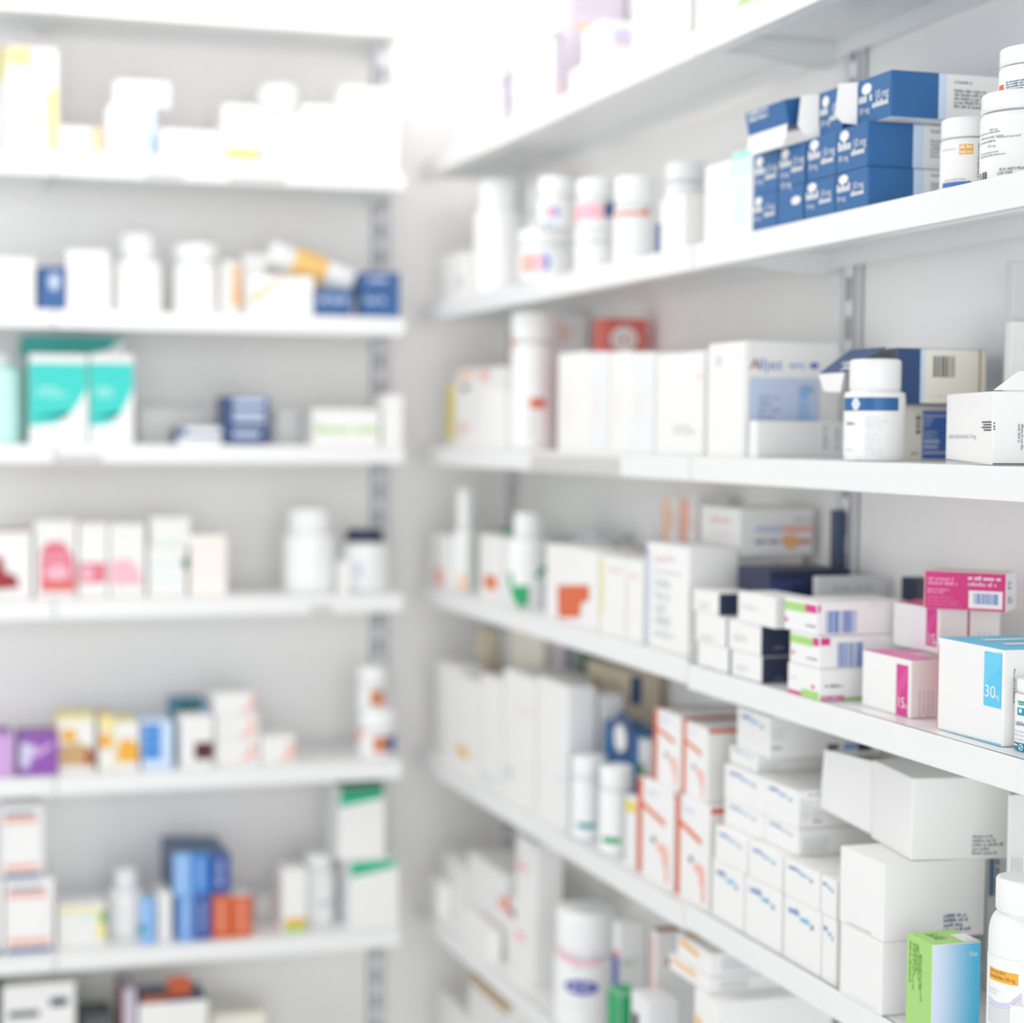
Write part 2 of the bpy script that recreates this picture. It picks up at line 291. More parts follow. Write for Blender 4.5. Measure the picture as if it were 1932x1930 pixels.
box('medicine_box','second navy tablet box from the right in the middle row','box',(1.0770,1.7508,1.7302),(0.1500,0.0623,0.0471),'navy',pr={'L': [('e', 0.25, 0.82, 0.15, 0.12, 'white'), ('g', 0.05, 0.44, 0.52, 0.72, 1, 'white'), ('t', '10 mg', 0.54, 0.5, 0.18, 'white', 0, 0.85), ('t', '30 mg', 0.06, 0.26, 0.13, 'white', 0, 0.9), ('g', 0.5, 0.28, 0.97, 0.48, 1, 'white')], 'F': [('r', 0.36, 0.012, 0.44, 0.988, 'skyl'), ('r', 0.44, 0.012, 0.988, 0.988, 'white'), ('g', 0.5, 0.8, 0.62, 0.9, 1, 'ink2'), ('g', 0.5, 0.26, 0.93, 0.68, 5, 'ink2')]},grp='navy tablet boxes on the second right shelf')
box('medicine_box','third navy tablet box from the right in the middle row','box',(1.0770,1.8162,1.7302),(0.1500,0.0591,0.0471),'navy',pr={'L': [('e', 0.25, 0.82, 0.15, 0.12, 'white'), ('g', 0.05, 0.44, 0.52, 0.72, 1, 'white'), ('t', '10 mg', 0.54, 0.5, 0.18, 'white', 0, 0.85), ('t', '30 mg', 0.06, 0.26, 0.13, 'white', 0, 0.9), ('g', 0.5, 0.28, 0.97, 0.48, 1, 'white')], 'F': [('r', 0.36, 0.012, 0.44, 0.988, 'skyl'), ('r', 0.44, 0.012, 0.988, 0.988, 'white'), ('g', 0.5, 0.8, 0.62, 0.9, 1, 'ink2'), ('g', 0.5, 0.26, 0.93, 0.68, 5, 'ink2')]},grp='navy tablet boxes on the second right shelf')
box('medicine_box','leftmost navy tablet box in the middle row, above the mint carton edge','box',(1.0770,1.8770,1.7302),(0.1500,0.0575,0.0471),'navy',pr={'L': [('e', 0.25, 0.82, 0.15, 0.12, 'white'), ('g', 0.05, 0.44, 0.52, 0.72, 1, 'white'), ('t', '10 mg', 0.54, 0.5, 0.18, 'white', 0, 0.85), ('t', '30 mg', 0.06, 0.26, 0.13, 'white', 0, 0.9), ('g', 0.5, 0.28, 0.97, 0.48, 1, 'white')], 'F': [('r', 0.36, 0.012, 0.44, 0.988, 'skyl'), ('r', 0.44, 0.012, 0.988, 0.988, 'white'), ('g', 0.5, 0.8, 0.62, 0.9, 1, 'ink2'), ('g', 0.5, 0.26, 0.93, 0.68, 5, 'ink2')]},grp='navy tablet boxes on the second right shelf')
box('medicine_box','navy tablet box on top of the stack, nearest, white flap bent out','box',(1.0895,1.6628,1.7778),(0.1550,0.0637,0.0482),'navy',faces={'B': 'white2'},pr={'L': [('e', 0.27, 0.76, 0.15, 0.12, 'white'), ('g', 0.04, 0.42, 0.5, 0.7, 1, 'white'), ('t', '10 mg', 0.52, 0.48, 0.18, 'white', 0, 0.85), ('t', '30 mg', 0.05, 0.24, 0.13, 'white', 0, 0.9), ('g', 0.46, 0.26, 0.95, 0.46, 1, 'white')], 'F': [('r', 0.36, 0.012, 0.42, 0.988, 'skyl'), ('r', 0.42, 0.012, 0.988, 0.988, 'white'), ('g', 0.48, 0.78, 0.62, 0.86, 1, 'ink'), ('g', 0.48, 0.26, 0.94, 0.68, 5, 'ink')]},grp='navy tablet boxes on the second right shelf',flaps=[([(-0.0783, 0.03134465276074577, 0.001929810354075825), (-0.0783, 0.03134465276074577, 0.04679790108633875), (-0.0945, 0.04334465276074577, 0.046315448497819794), (-0.0975, 0.04434465276074577, 0.014473577655568686), (-0.0915, 0.040344652760745774, 0.004824525885189563)], 'paper')])
box('medicine_box','middle navy tablet box of the top row with its white flap torn out','box',(1.0895,1.7500,1.7778),(0.1550,0.0482,0.0500),'navy',faces={'B': 'white2'},pr={'L': [('e', 0.27, 0.76, 0.15, 0.12, 'white'), ('g', 0.04, 0.42, 0.5, 0.7, 1, 'white'), ('t', '10 mg', 0.52, 0.48, 0.18, 'white', 0, 0.85), ('t', '30 mg', 0.05, 0.24, 0.13, 'white', 0, 0.9), ('g', 0.46, 0.26, 0.95, 0.46, 1, 'white')], 'F': [('r', 0.36, 0.012, 0.42, 0.988, 'skyl'), ('r', 0.42, 0.012, 0.988, 0.988, 'white'), ('g', 0.48, 0.78, 0.62, 0.86, 1, 'ink'), ('g', 0.48, 0.26, 0.94, 0.68, 5, 'ink')]},grp='navy tablet boxes on the second right shelf',flaps=[([(-0.0783, 0.02361188260224162, 0.001999994123619171), (-0.0783, 0.02361188260224162, 0.04849985749776489), (-0.0945, 0.035611882602241615, 0.0479998589668601), (-0.0975, 0.036611882602241616, 0.01499995592714378), (-0.0915, 0.03261188260224162, 0.004999985309047928)], 'paper')])
box('medicine_box','navy tablet box lying tipped forward on the left end of the stack, barcode flap out','box',(1.0645,1.8523,1.8113),(.1500,0.0930,.0290),'navy',tilt=(0,-.20,0),pr={'L':[('g',.08,.55,.95,1.0,2,'white')],'T':[('g',.03,.05,.2,.92,3,'white','v'),('r',.3,.012,.36,.988,'skyl')]},grp='navy tablet boxes on the second right shelf',flaps=[([(-.0752,-0.0456,.002),(-.0752,0.0456,.002),(-.0790,0.0456,-.012),(-.0800,0.0342,-.021),(-.0800,-0.0342,-.021),(-.0790,-0.0456,-.012)],'paper')])
bottle('medicine_jar','white jar with an orange patch, right of the navy boxes','jar',(1.0450,1.5460,1.6895),0.0245,0.0728,'plastic',cap=(0.28, 1.0),capcol='plastic',sh=0.03,neck=0.8,grp='white jars at the near end of the second right shelf',pr=[('r', -0.274, 0.484, 0.25, 0.6185, 'amber'), ('g', -0.25, 0.5548, 0.225, 0.6114, 1, 'white'), ('g', -0.25, 0.4911, 0.225, 0.5407, 1, 'white'), ('g', 0.45, 0.1617, 1.133, 0.6374, 12, 'inkblue'), ('r', -1.033, 0.0613, 0.201, 0.125, 'bluem'), ('g', -1.081, 0.5511, -0.424, 0.5864, 1, 'gray'), ('g', -0.908, 0.1386, 0.059, 0.174, 1, 'gray')],lab=(0.02, 0.66),labcol='paper')
bottle('medicine_jar','big white jar with batch number and small print at the right edge of the picture','jar',(1.0520,1.4674,1.6895),0.0375,0.0836,'plastic',cap=(0.22, 1.0),capcol='plastic',sh=0.03,neck=0.8,grp='white jars at the near end of the second right shelf',pr=[('g', -1.37, 0.5287, -0.524, 0.552, 1, 'ink2'), ('t', '100 mg', -0.883, 0.5572, 0.0291, 'ink2'), ('g', -1.268, 0.4786, -0.985, 0.5077, 1, 'ink2'), ('t', 'package insert', -0.985, 0.48, 0.0291, 'ink2'), ('t', 'moisture-proof', -0.614, 0.4625, 0.0292, 'ink2'), ('g', -1.268, 0.4288, -0.632, 0.458, 1, 'ink2'), ('t', '100 mg', -0.932, 0.3756, 0.0292, 'ink2'), ('g', -1.268, 0.3071, -0.541, 0.3304, 1, 'ink2'), ('g', -1.268, 0.2737, -0.372, 0.297, 1, 'ink2'), ('r', -1.268, 0.0106, -1.212, 0.1099, 'navyx'), ('r', -1.099, 0.012, -1.042, 0.1113, 'navyx'), ('r', -0.985, 0.0132, -0.932, 0.1125, 'navyx'), ('t', 'B.N A871954', -0.524, 0.0957, 0.0328, 'ink'), ('t', 'EXP FEB', -0.577, 0.0538, 0.0328, 'ink')],lab=(0.02, 0.72),labcol='paper')
bottle('pill_bottle','white bottle with an orange label edge, standing on the big jar at the right edge','bottle',(1.0600,1.4627,1.7735),0.0310,0.0422,'plastic',cap=(0.42, 1.0),capcol='plastic',sh=0.05,neck=0.8,grp='white jars at the near end of the second right shelf',pr=[('r', -1.306, -0.0673, -1.004, 0.1753, 'orange'), ('g', -0.885, -0.0559, -0.009, 0.2221, 5, 'inkblue')],lab=(0.02, 0.5),labcol='paper')
box('medicine_box','slim white carton with a yellow spine at the far end of the third right shelf','box',(1.0700,3.1533,1.4225),(0.0600,0.0505,0.1195),'white',pr={'L': [('r', 0.061, 0.1118, 0.936, 0.9804, 'yellow')]},grp='packs at the far end of the third right shelf')
box('medicine_box','white carton with peach print beside the yellow spine on the third right shelf','box',(1.0675,3.0729,1.4225),(0.0550,0.0993,0.1434),'white',pr={'L': [('r', 0.1738, 0.8692, 0.8992, 0.9699, 'peach'), ('r', 0.3646, 0.7148, 0.7272, 0.7954, 'dgray'), ('g', 0.2012, 0.1304, 0.9264, 0.332, 3, 'salmon')]},grp='packs at the far end of the third right shelf')
box('medicine_box','white carton with pale pink print at the far part of the third right shelf','box',(1.0700,2.9305,1.4225),(0.0600,0.1682,0.1412),'white',pr={'L': [('r', 0.1478, 0.8434, 0.4327, 0.9624, 'salmon'), ('r', 0.7348, 0.3963, 0.8935, 0.5894, 'gray'), ('g', 0.5787, 0.2031, 0.9773, 0.3321, 2, 'blush')]},grp='packs at the far end of the third right shelf')
box('medicine_box','small plain white carton in front, at the far part of the third right shelf','box',(1.0200,2.8304,1.4225),(0.0300,0.0746,0.0992),'white',grp='packs at the far end of the third right shelf')
bottle('medicine_jar','tall white tub with an orange red tag on the third right shelf','jar',(1.0500,2.7484,1.4225),0.0371,0.2264,'plastic',cap=(0.22, 1.0),capcol='plastic',sh=0.05,neck=0.8,grp='white cartons in the middle of the third right shelf',pr=[('r', -0.177, 0.3004, 0.53, 0.3693, 'rust'), ('r', -0.177, 0.0705, -0.012, 0.2771, 'lgray'), ('r', -1.353, 0.7171, -0.989, 0.793, 'salmon')])
box('medicine_box','pale grey carton with faint red print behind the tall white tub','box',(1.1633,2.9011,1.4225),(0.0565,0.0756,0.2306),'white2',pr={'F': [('g', 0.0355, 0.7809, 0.6942, 0.9388, 3, 'salmon')]},grp='white cartons in the middle of the third right shelf')
box('medicine_box','first white carton of the tight row on the third right shelf','box',(1.0580,2.4776,1.4225),(0.1000,0.1128,0.1479),'white',pr={'L': [('r', 0.2001, 0.3324, 0.3136, 0.6297, 'f3e6e4')]},grp='white cartons in the middle of the third right shelf')
box('medicine_box','second white carton of the tight row on the third right shelf','box',(1.0610,2.3844,1.4225),(0.1000,0.0759,0.1433),'white2',pr={'L': [('r', 0.2739, 0.3391, 0.4292, 0.634, 'f3e6e4')]},grp='white cartons in the middle of the third right shelf')
box('medicine_box','third white carton of the tight row on the third right shelf','box',(1.0580,2.3028,1.4225),(0.1000,0.0660,0.1416),'white',pr={'L': [('r', 0.2973, 0.34, 0.4651, 0.629, 'f3e6e4')]},grp='white cartons in the middle of the third right shelf')
box('medicine_box','fourth white carton of the tight row on the third right shelf','box',(1.0610,2.2323,1.4225),(0.1000,0.0778,0.1370),'white2',pr={'L': [('r', 0.239, 0.3491, 0.3741, 0.6405, 'f3e6e4')]},grp='white cartons in the middle of the third right shelf')
box('medicine_box','wide white carton with a small red mark, left of the blue pictured tub','box',(1.0580,2.1127,1.4225),(0.1000,0.1383,0.1327),'white',pr={'L': [('r', 0.9122, 0.735, 0.988, 0.7652, 'salmon'), ('g', 0.3915, 0.1998, 0.8954, 0.3025, 2, 'lgray')]},grp='white cartons in the middle of the third right shelf')
box('medicine_box','red carton with a white emblem at the back of the third right shelf','box',(1.1487,2.6250,1.4225),(0.0735,0.0471,0.2090),'red',pr={'F': [('e', 0.4519, 0.8436, 0.3214, 0.0958, 'white'), ('e', 0.4519, 0.8436, 0.21, 0.0599, 'salmon'), ('r', 0.3164, 0.7836, 0.5878, 0.8995, 'white'), ('e', 0.452, 0.8396, 0.0617, 0.02, 'red')]},grp='white cartons in the middle of the third right shelf',rad=0.004)
box('medicine_box','large white carton with rounded edges, blue lettering and a pale blue picture on its side','box',(1.0753,1.9870,1.4225),(0.1345,0.0974,0.1397),'white',pr={'F': [('t', 'A', 0.0697, 0.7549, 0.0956, 'dred', 0, 1.1), ('t', 'lljet', 0.1537, 0.7561, 0.0957, 'bluem', 0, 1.15), ('t', 'wrs', 0.4598, 0.7699, 0.0642, 'blue', 0, 1.1), ('e', 0.7153, 0.7968, 0.0482, 0.0276, 'bluem'), ('r', 0.0705, 0.1681, 0.7711, 0.6867, 'pic'), ('e', 0.6393, 0.5886, 0.0803, 0.0414, '9fb3cc'), ('e', 0.6134, 0.5469, 0.0481, 0.0506, 'bluel'), ('p', [(0.5611, 0.4911), (0.6682, 0.483), (0.7063, 0.188), (0.5459, 0.1872)], 'a5c6ee'), ('g', 0.1597, 0.3233, 0.4133, 0.5431, 4, 'a4b2cc')], 'L': [('r', 0.2708, 0.8008, 0.4468, 0.8851, 'lgray')]},rad=0.009)
box('medicine_box','low white carton lying in front of the blue pictured carton','box',(1.0657,1.9092,1.4225),(0.1155,0.0200,0.0434),'white',pr={'F': [('g', 0.7532, 0.1698, 0.8147, 0.8559, 1, 'gray', 'v'), ('g', 0.8888, 0.171, 0.9629, 0.8146, 1, 'gray', 'v')]})
box('medicine_box','small plain white carton behind the navy flap at the back of the third right shelf','box',(1.1780,2.0251,1.4225),(0.0260,0.0407,0.1307),'white')
box('medicine_box','white carton with a blue panel of print and a barcode, under the open navy box','box',(1.1350,1.7189,1.4225),(0.1000,0.0104,0.0612),'cream',pr={'F': [('bar', 0.1712, 0.4815, 0.2307, 0.842, 9, 'dgray', 'h'), ('r', 0.2535, 0.0264, 0.6531, 0.8932, 'bluem'), ('r', 0.2619, 0.7882, 0.5812, 0.8168, 'lav'), ('g', 0.2636, 0.5969, 0.4096, 0.768, 4, 'pic'), ('g', 0.2667, 0.3879, 0.4527, 0.5401, 4, 'pic'), ('r', 0.2684, 0.3118, 0.4678, 0.3689, 'pic'), ('r', 0.2698, 0.2165, 0.4492, 0.2736, 'pic'), ('r', 0.2713, 0.1216, 0.5909, 0.1597, 'lav'), ('g', 0.1126, 0.1013, 0.2052, 0.1583, 1, 'mgray')]})
box('medicine_box','navy tablet box with a white barcoded end and its front flap hanging open','box',(1.1157,1.7291,1.4841),(0.1113,0.0856,0.0598),'navyd',faces={'L': 'dgray'},pr={'F': [('r', 0.2563, 0.012, 0.303, 0.988, 'skyl'), ('r', 0.303, 0.012, 0.988, 0.988, 'cream'), ('bar', 0.3947, 0.4817, 0.6419, 0.8645, 18, 'dgray'), ('g', 0.3544, 0.1168, 0.6133, 0.1742, 1, 'lgray'), ('r', 0.9052, 0.0296, 0.929, 0.988, 'tan')]},flaps=[([(-0.069, -0.042, 0.06), (-0.069, 0.03, 0.06), (-0.108, 0.03, 0.033), (-0.108, -0.024, 0.033)], 'navyd', 'paper', [('g', 0.15, 0.5, 0.75, 0.95, 2, 'white')]), ([(-0.108, -0.024, 0.033), (-0.108, 0.03, 0.033), (-0.104, 0.024, 0.014), (-0.104, -0.01, 0.012)], 'paper', 'paper')])
bottle('pill_bottle','white pill bottle with a navy band and a white disc, on the third right shelf','bottle',(1.0320,1.6830,1.4225),0.0315,0.1081,'plastic',cap=(0.305, 0.85),capcol='plastic',sh=0.07,neck=0.83,pr=[('r', -1.37, 0.4914, 0.848, 0.6206, 'navy'), ('e', -0.652, 0.5569, 0.169, 0.0593, 'white'), ('e', -0.652, 0.5569, 0.108, 0.0412, 'skyl'), ('g', -1.065, 0.3503, -0.63, 0.3813, 1, 'ink'), ('g', -0.29, 0.3005, 0.544, 0.4403, 4, 'e3e5e6'), ('g', -0.29, 0.0515, 0.384, 0.2848, 5, 'e3e5e6'), ('g', -1.145, 0.0922, -0.63, 0.1232, 1, 'lgray')],lab=(0.05, 0.62),labcol='paper',ribs=1)
box('medicine_box','white tablet carton with a navy foot and an open top flap, at the right edge','box',(1.0825,1.5031,1.4225),(0.1000,0.1500,0.0694),'white',rz=-0.310,pr={'L': [('t', 'xetine hydrochloride 10 mg', 0.0661, 0.3557, 0.0699, 'gray', 0, 1.15), ('r', 0.7944, 0.5752, 0.988, 0.5933, 'navyx'), ('r', 0.8284, 0.5389, 0.988, 0.557, 'navyx'), ('r', 0.7968, 0.5029, 0.988, 0.521, 'navyx'), ('r', 0.8417, 0.4667, 0.988, 0.4847, 'navyx'), ('p', [(0.0139, 0.0509), (0.988, 0.012), (0.988, 0.012), (0.0144, 0.0353)], 'navyx')], 'F': [('r', 0.012, 0.5562, 0.0244, 0.5777, 'black'), ('r', 0.012, 0.5132, 0.0251, 0.5347, 'black'), ('r', 0.012, 0.4774, 0.0256, 0.4989, 'black'), ('p', [(0.012, 0.012), (0.5881, 0.012), (0.5879, 0.0281), (0.012, 0.0257)], 'navyx'), ('g', 0.234, 0.1574, 0.2929, 0.5584, 2, 'mgray', 'v')]},flaps=[([(-0.049, -0.074, 0.0705), (0.05, -0.074, 0.0705), (0.05, -0.08, 0.088), (-0.028, -0.08, 0.088)], 'paper')])
box('medicine_box','tall plain white carton standing behind the open tablet carton at the right edge','box',(1.1707,1.6198,1.4225),(0.0415,0.0109,0.1476),'white')
box('medicine_box','pale grey tall carton at the very back of the third right shelf, right edge','box',(1.1797,1.6461,1.4225),(0.0235,0.0147,0.2134),'lgray',faces={'T': 'gray'})
box('medicine_box','white carton with a pale salmon square, far end of the fourth right shelf','box',(1.0400,3.1527,1.1630),(0.0500,0.1163,0.0959),'white',pr={'L': [('r', 0.4006, 0.0259, 0.8416, 0.3554, 'salmon')]},grp='bottles and cartons at the far end of the fourth right shelf')
box('medicine_box','white carton with a strong orange square on the fourth right shelf','box',(1.0320,2.8568,1.1630),(0.0400,0.0920,0.1108),'white',pr={'L': [('r', 0.3072, 0.1874, 0.988, 0.3989, 'orange')]},grp='bottles and cartons at the far end of the fourth right shelf')
bottle('spray_bottle','tall slim white spray bottle with a pale orange square on the fourth right shelf','bottle',(1.0400,3.0617,1.1630),0.0212,0.1853,'plastic',cap=(0.4, 0.72),capcol='plastic',sh=0.1,neck=0.6,grp='bottles and cartons at the far end of the fourth right shelf',pr=[('r', -0.577, 0.0111, 0.091, 0.1674, 'peach')])
box('medicine_box','brown topped carton behind the orange squared one on the fourth right shelf','box',(1.1400,3.1527,1.1630),(0.0400,0.0834,0.1018),'white',faces={'T': 'brown'},grp='bottles and cartons at the far end of the fourth right shelf')
box('medicine_box','narrow green carton behind the capped bottle on the fourth right shelf','box',(1.1150,3.0024,1.1630),(0.0300,0.0609,0.1136),'green',grp='bottles and cartons at the far end of the fourth right shelf')
bottle('pill_bottle','white capped bottle with green leaf shapes on the fourth right shelf','bottle',(1.0500,2.7668,1.1630),0.0360,0.1550,'plastic',cap=(0.27, 0.66),capcol='plastic',sh=0.16,neck=0.6,grp='bottles and cartons at the far end of the fourth right shelf',pr=[('r', -1.022, 0.1974, -0.743, 0.3671, 'green'), ('r', -0.826, 0.0711, 0.088, 0.2298, 'green'), ('r', -0.558, 0.0141, 0.029, 0.0708, 'green'), ('r', 0.361, 0.3178, 0.629, 0.3746, 'green'), ('r', 0.558, 0.3626, 0.968, 0.4307, 'green')])
box('medicine_box','first grey printed carton in the back row right of the leaf bottle','box',(1.1500,2.8337,1.1630),(0.0500,0.0636,0.1156),'lgray',pr={'L': [('r', 0.1372, 0.7959, 0.8296, 0.9372, 'gray')]},grp='bottles and cartons at the far end of the fourth right shelf')
box('medicine_box','second grey printed carton in the back row right of the leaf bottle','box',(1.1500,2.7642,1.1630),(0.0500,0.0562,0.1194),'lgray',pr={'L': [('r', 0.1476, 0.8081, 0.8143, 0.942, 'gray')]},grp='bottles and cartons at the far end of the fourth right shelf')
box('medicine_box','third grey printed carton in the back row right of the leaf bottle','box',(1.1500,2.6956,1.1630),(0.0500,0.0627,0.1235),'lgray',pr={'L': [('r', 0.1262, 0.8169, 0.8406, 0.9434, 'gray')]},grp='bottles and cartons at the far end of the fourth right shelf')
box('medicine_box','carton with a dark end spot in the back row of the fourth right shelf','box',(1.1400,2.5789,1.1630),(0.0500,0.0791,0.1126),'lgray',pr={'L': [('e', 0.8539, 0.9503, 0.2307, 0.0806, 'dgray')]},grp='bottles and cartons at the far end of the fourth right shelf')
box('medicine_box','carton with a dull red top, back row of the fourth right shelf','box',(1.1450,2.5065,1.1630),(0.0500,0.0552,0.1043),'blush',grp='bottles and cartons at the far end of the fourth right shelf')
box('medicine_box','white carton with a bold orange T-shaped block on the fourth right shelf','box',(1.0520,2.4830,1.1630),(0.0800,0.2056,0.1147),'white',pr={'L': [('p', [(0.2379, 0.4682), (0.8469, 0.5611), (0.8502, 0.3644), (0.7037, 0.3054), (0.687, 0.1165), (0.2558, 0.037)], 'rust')]},grp='bottles and cartons at the far end of the fourth right shelf')
box('medicine_box','cream edged white carton after the orange block on the fourth right shelf','box',(1.0520,2.3290,1.1630),(0.0800,0.0862,0.1114),'white',pr={'L': [('r', 0.012, 0.2285, 0.1548, 0.9288, 'lemon'), ('g', 0.3885, 0.813, 0.905, 0.8668, 1, 'salmon')]},grp='bottles and cartons at the far end of the fourth right shelf')
box('medicine_box','white carton with a pale red line, left of the tall blue edged one','box',(1.0520,2.2539,1.1630),(0.0800,0.0566,0.1120),'white',pr={'L': [('g', 0.1134, 0.7846, 0.802, 0.8369, 1, 'salmon'), ('r', 0.1049, 0.1109, 0.1685, 0.7374, 'blush')]},grp='bottles and cartons at the far end of the fourth right shelf')
box('medicine_box','tall white carton with a blue edge and orange heading on the fourth right shelf','box',(1.0470,2.1484,1.1630),(0.0700,0.1282,0.1400),'white',pr={'L': [('r', 0.012, 0.012, 0.0865, 0.9327, 'pic'), ('g', 0.2042, 0.8304, 0.4873, 0.8809, 1, 'salmon'), ('g', 0.4874, 0.8472, 0.7128, 0.892, 1, 'pic'), ('g', 0.2087, 0.7181, 0.8645, 0.7681, 1, 'lgray'), ('g', 0.2212, 0.0876, 0.7788, 0.6894, 5, 'lgray')]},grp='bottles and cartons at the far end of the fourth right shelf')
box('medicine_box','plain white carton under the far end of the orange lettered one','box',(1.1400,2.1932,1.1630),(0.1000,0.0668,0.1285),'white',pr={'L': [('r', 0.4854, 0.5621, 0.7692, 0.6627, 'lgray')]},grp='cartons behind the stacks on the fourth right shelf')
box('medicine_box','plain white carton under the near end of the orange lettered one','box',(1.1400,2.1332,1.1630),(0.1000,0.0470,0.1285),'white',pr={'F': [('bar', 0.5364, 0.8568, 0.7312, 0.9334, 6, 'lgray')]},grp='cartons behind the stacks on the fourth right shelf')
box('medicine_box','white carton with orange and blue lettering, high at the back of the fourth right shelf','box',(1.1382,2.1428,1.2919),(0.1065,0.1132,0.0612),'white',pr={'F': [('r', 0.2073, 0.4877, 0.5675, 0.6349, 'pic'), ('r', 0.5746, 0.5025, 0.988, 0.6278, 'salmon'), ('g', 0.2099, 0.2273, 0.5486, 0.3859, 1, 'inkblue'), ('g', 0.5774, 0.2061, 0.988, 0.3999, 1, 'rust'), ('e', 0.6937, 0.2895, 0.1018, 0.1592, 'orangel'), ('g', 0.7175, 0.7067, 0.988, 0.8207, 1, 'gray')], 'L': [('g', 0.2755, 0.6424, 0.8139, 0.8032, 1, 'salmon'), ('r', 0.3224, 0.3905, 0.7931, 0.4479, 'blush')]},grp='cartons behind the stacks on the fourth right shelf')
box('medicine_box','dark navy carton end right of the orange lettered one, by the wall upright','box',(1.1845,2.0136,1.1575),(0.0130,0.0142,0.1973),'4a5674',grp='cartons behind the stacks on the fourth right shelf')
box('medicine_box','yellow edged white carton standing high at the back of the fourth right shelf','box',(1.1550,2.3915,1.1630),(0.0500,0.0504,0.1947),'white',pr={'L': [('r', 0.012, 0.5817, 0.4291, 0.9844, 'peach'), ('g', 0.4919, 0.7502, 0.9522, 0.9695, 4, 'salmon')]},grp='cartons behind the stacks on the fourth right shelf')
box('medicine_box','red edged white carton standing high at the back of the fourth right shelf','box',(1.1550,2.3317,1.1630),(0.0500,0.0551,0.1970),'white',pr={'L': [('r', 0.012, 0.5953, 0.5016, 0.9845, 'salmon'), ('g', 0.5561, 0.759, 0.9579, 0.9707, 4, 'salmon')]},grp='cartons behind the stacks on the fourth right shelf')
box('medicine_box','white box with a navy end, bottom layer of the stack beside the green banded boxes','box',(1.0390,1.9093,1.1575),(0.0700,0.0772,0.0311),'white',faces={'F': 'navyx'},pr={'L': [('g', 0.1756, 0.2139, 0.6952, 0.5, 2, 'lgray')], 'F': [('g', 0.2387, 0.0933, 0.437, 0.2144, 1, 'mgray')]},grp='white boxes with navy ends on the fourth right shelf')
box('medicine_box','white box at the far side of the bottom layer, left of the navy end','box',(1.0390,1.9958,1.1575),(0.0700,0.0848,0.0311),'white',faces={'F': 'navyx'},pr={'L': [('g', 0.173, 0.012, 0.6843, 0.1362, 2, 'lgray')], 'F': [('g', 0.2464, 0.012, 0.4511, 0.012, 1, 'mgray')]},grp='white boxes with navy ends on the fourth right shelf')
box('medicine_box','white box with a navy end, middle layer of the stack','box',(1.0390,1.9154,1.1890),(0.0700,0.0842,0.0362),'white',faces={'F': 'navyx'},pr={'L': [('g', 0.1621, 0.3232, 0.642, 0.5698, 2, 'lgray')], 'F': [('g', 0.2388, 0.224, 0.4371, 0.3281, 1, 'mgray')]},grp='white boxes with navy ends on the fourth right shelf')
box('medicine_box','white box at the far side of the middle layer, left of the navy end','box',(1.0390,2.0036,1.1890),(0.0700,0.0839,0.0362),'white',faces={'F': 'navyx'},pr={'L': [('g', 0.1759, 0.0494, 0.6956, 0.3055, 2, 'lgray')], 'F': [('g', 0.247, 0.012, 0.4522, 0.0382, 1, 'mgray')]},grp='white boxes with navy ends on the fourth right shelf')
box('medicine_box','white box with a navy end, far side of the upper layer','box',(1.0335,2.0218,1.2256),(0.0550,0.0704,0.0275),'white',faces={'F': 'navyx'},pr={'L': [('g', 0.2112, 0.166, 0.8354, 0.5047, 2, 'lgray')], 'F': [('g', 0.3172, 0.012, 0.5808, 0.0741, 1, 'mgray')]},grp='white boxes with navy ends on the fourth right shelf')
box('medicine_box','white box lying across the upper layer, in front of the dark lid box','box',(1.0270,1.8832,1.2256),(0.0500,0.0909,0.0360),'white',faces={'F': 'white'},pr={'L': [('g', 0.1158, 0.4267, 0.5505, 0.6364, 1, 'lgray')]},grp='white boxes with navy ends on the fourth right shelf')
box('medicine_box','dark navy printed box lying behind the upper layer of white boxes','box',(1.1150,2.0001,1.2256),(0.1100,0.0830,0.0577),'navyx',pr={'F': [('g', 0.012, 0.4955, 0.5163, 0.7792, 3, 'violet')]},grp='white boxes with navy ends on the fourth right shelf')
box('medicine_box','pale grey carton with a navy end, lying behind the green and pink banded boxes','box',(1.1458,1.9191,1.2425),(0.0915,0.0125,0.0360),'lgray',pr={'F': [('g', 0.2278, 0.4409, 0.8463, 0.7282, 1, 'gray')]})
box('medicine_box','plain carton underneath the pale grey one behind the green and pink banded boxes','box',(1.1458,1.9182,1.1575),(0.0915,0.0125,0.0845),'white')
box('medicine_box','small dark carton at the back, right of the pale grey one','box',(1.1783,1.8189,1.1575),(0.0265,0.0329,0.1264),'navyx',faces={'F': 'dgray'})
box('medicine_box','bottom lime and pink banded white box, upside down, its band at the foot','box',(1.0600,1.7669,1.1575),(0.1200,0.0700,0.0351),'white',pr={'L': [('r', 0.012, 0.012, 0.4476, 0.1307, 'pink'), ('r', 0.4487, 0.012, 0.988, 0.2566, 'lime'), ('e', 0.8072, 0.397, 0.0489, 0.0669, 'pink'), ('g', 0.0653, 0.4821, 0.3206, 0.5846, 1, 'pic')], 'F': [('r', 0.012, 0.012, 0.2536, 0.1521, 'pink'), ('r', 0.2535, 0.012, 0.7393, 0.1093, 'lime'), ('g', 0.0547, 0.4012, 0.2402, 0.5352, 1, 'ink'), ('g', 0.0245, 0.012, 0.2426, 0.1183, 1, 'white')]},grp='white boxes with lime and pink bands on the fourth right shelf')
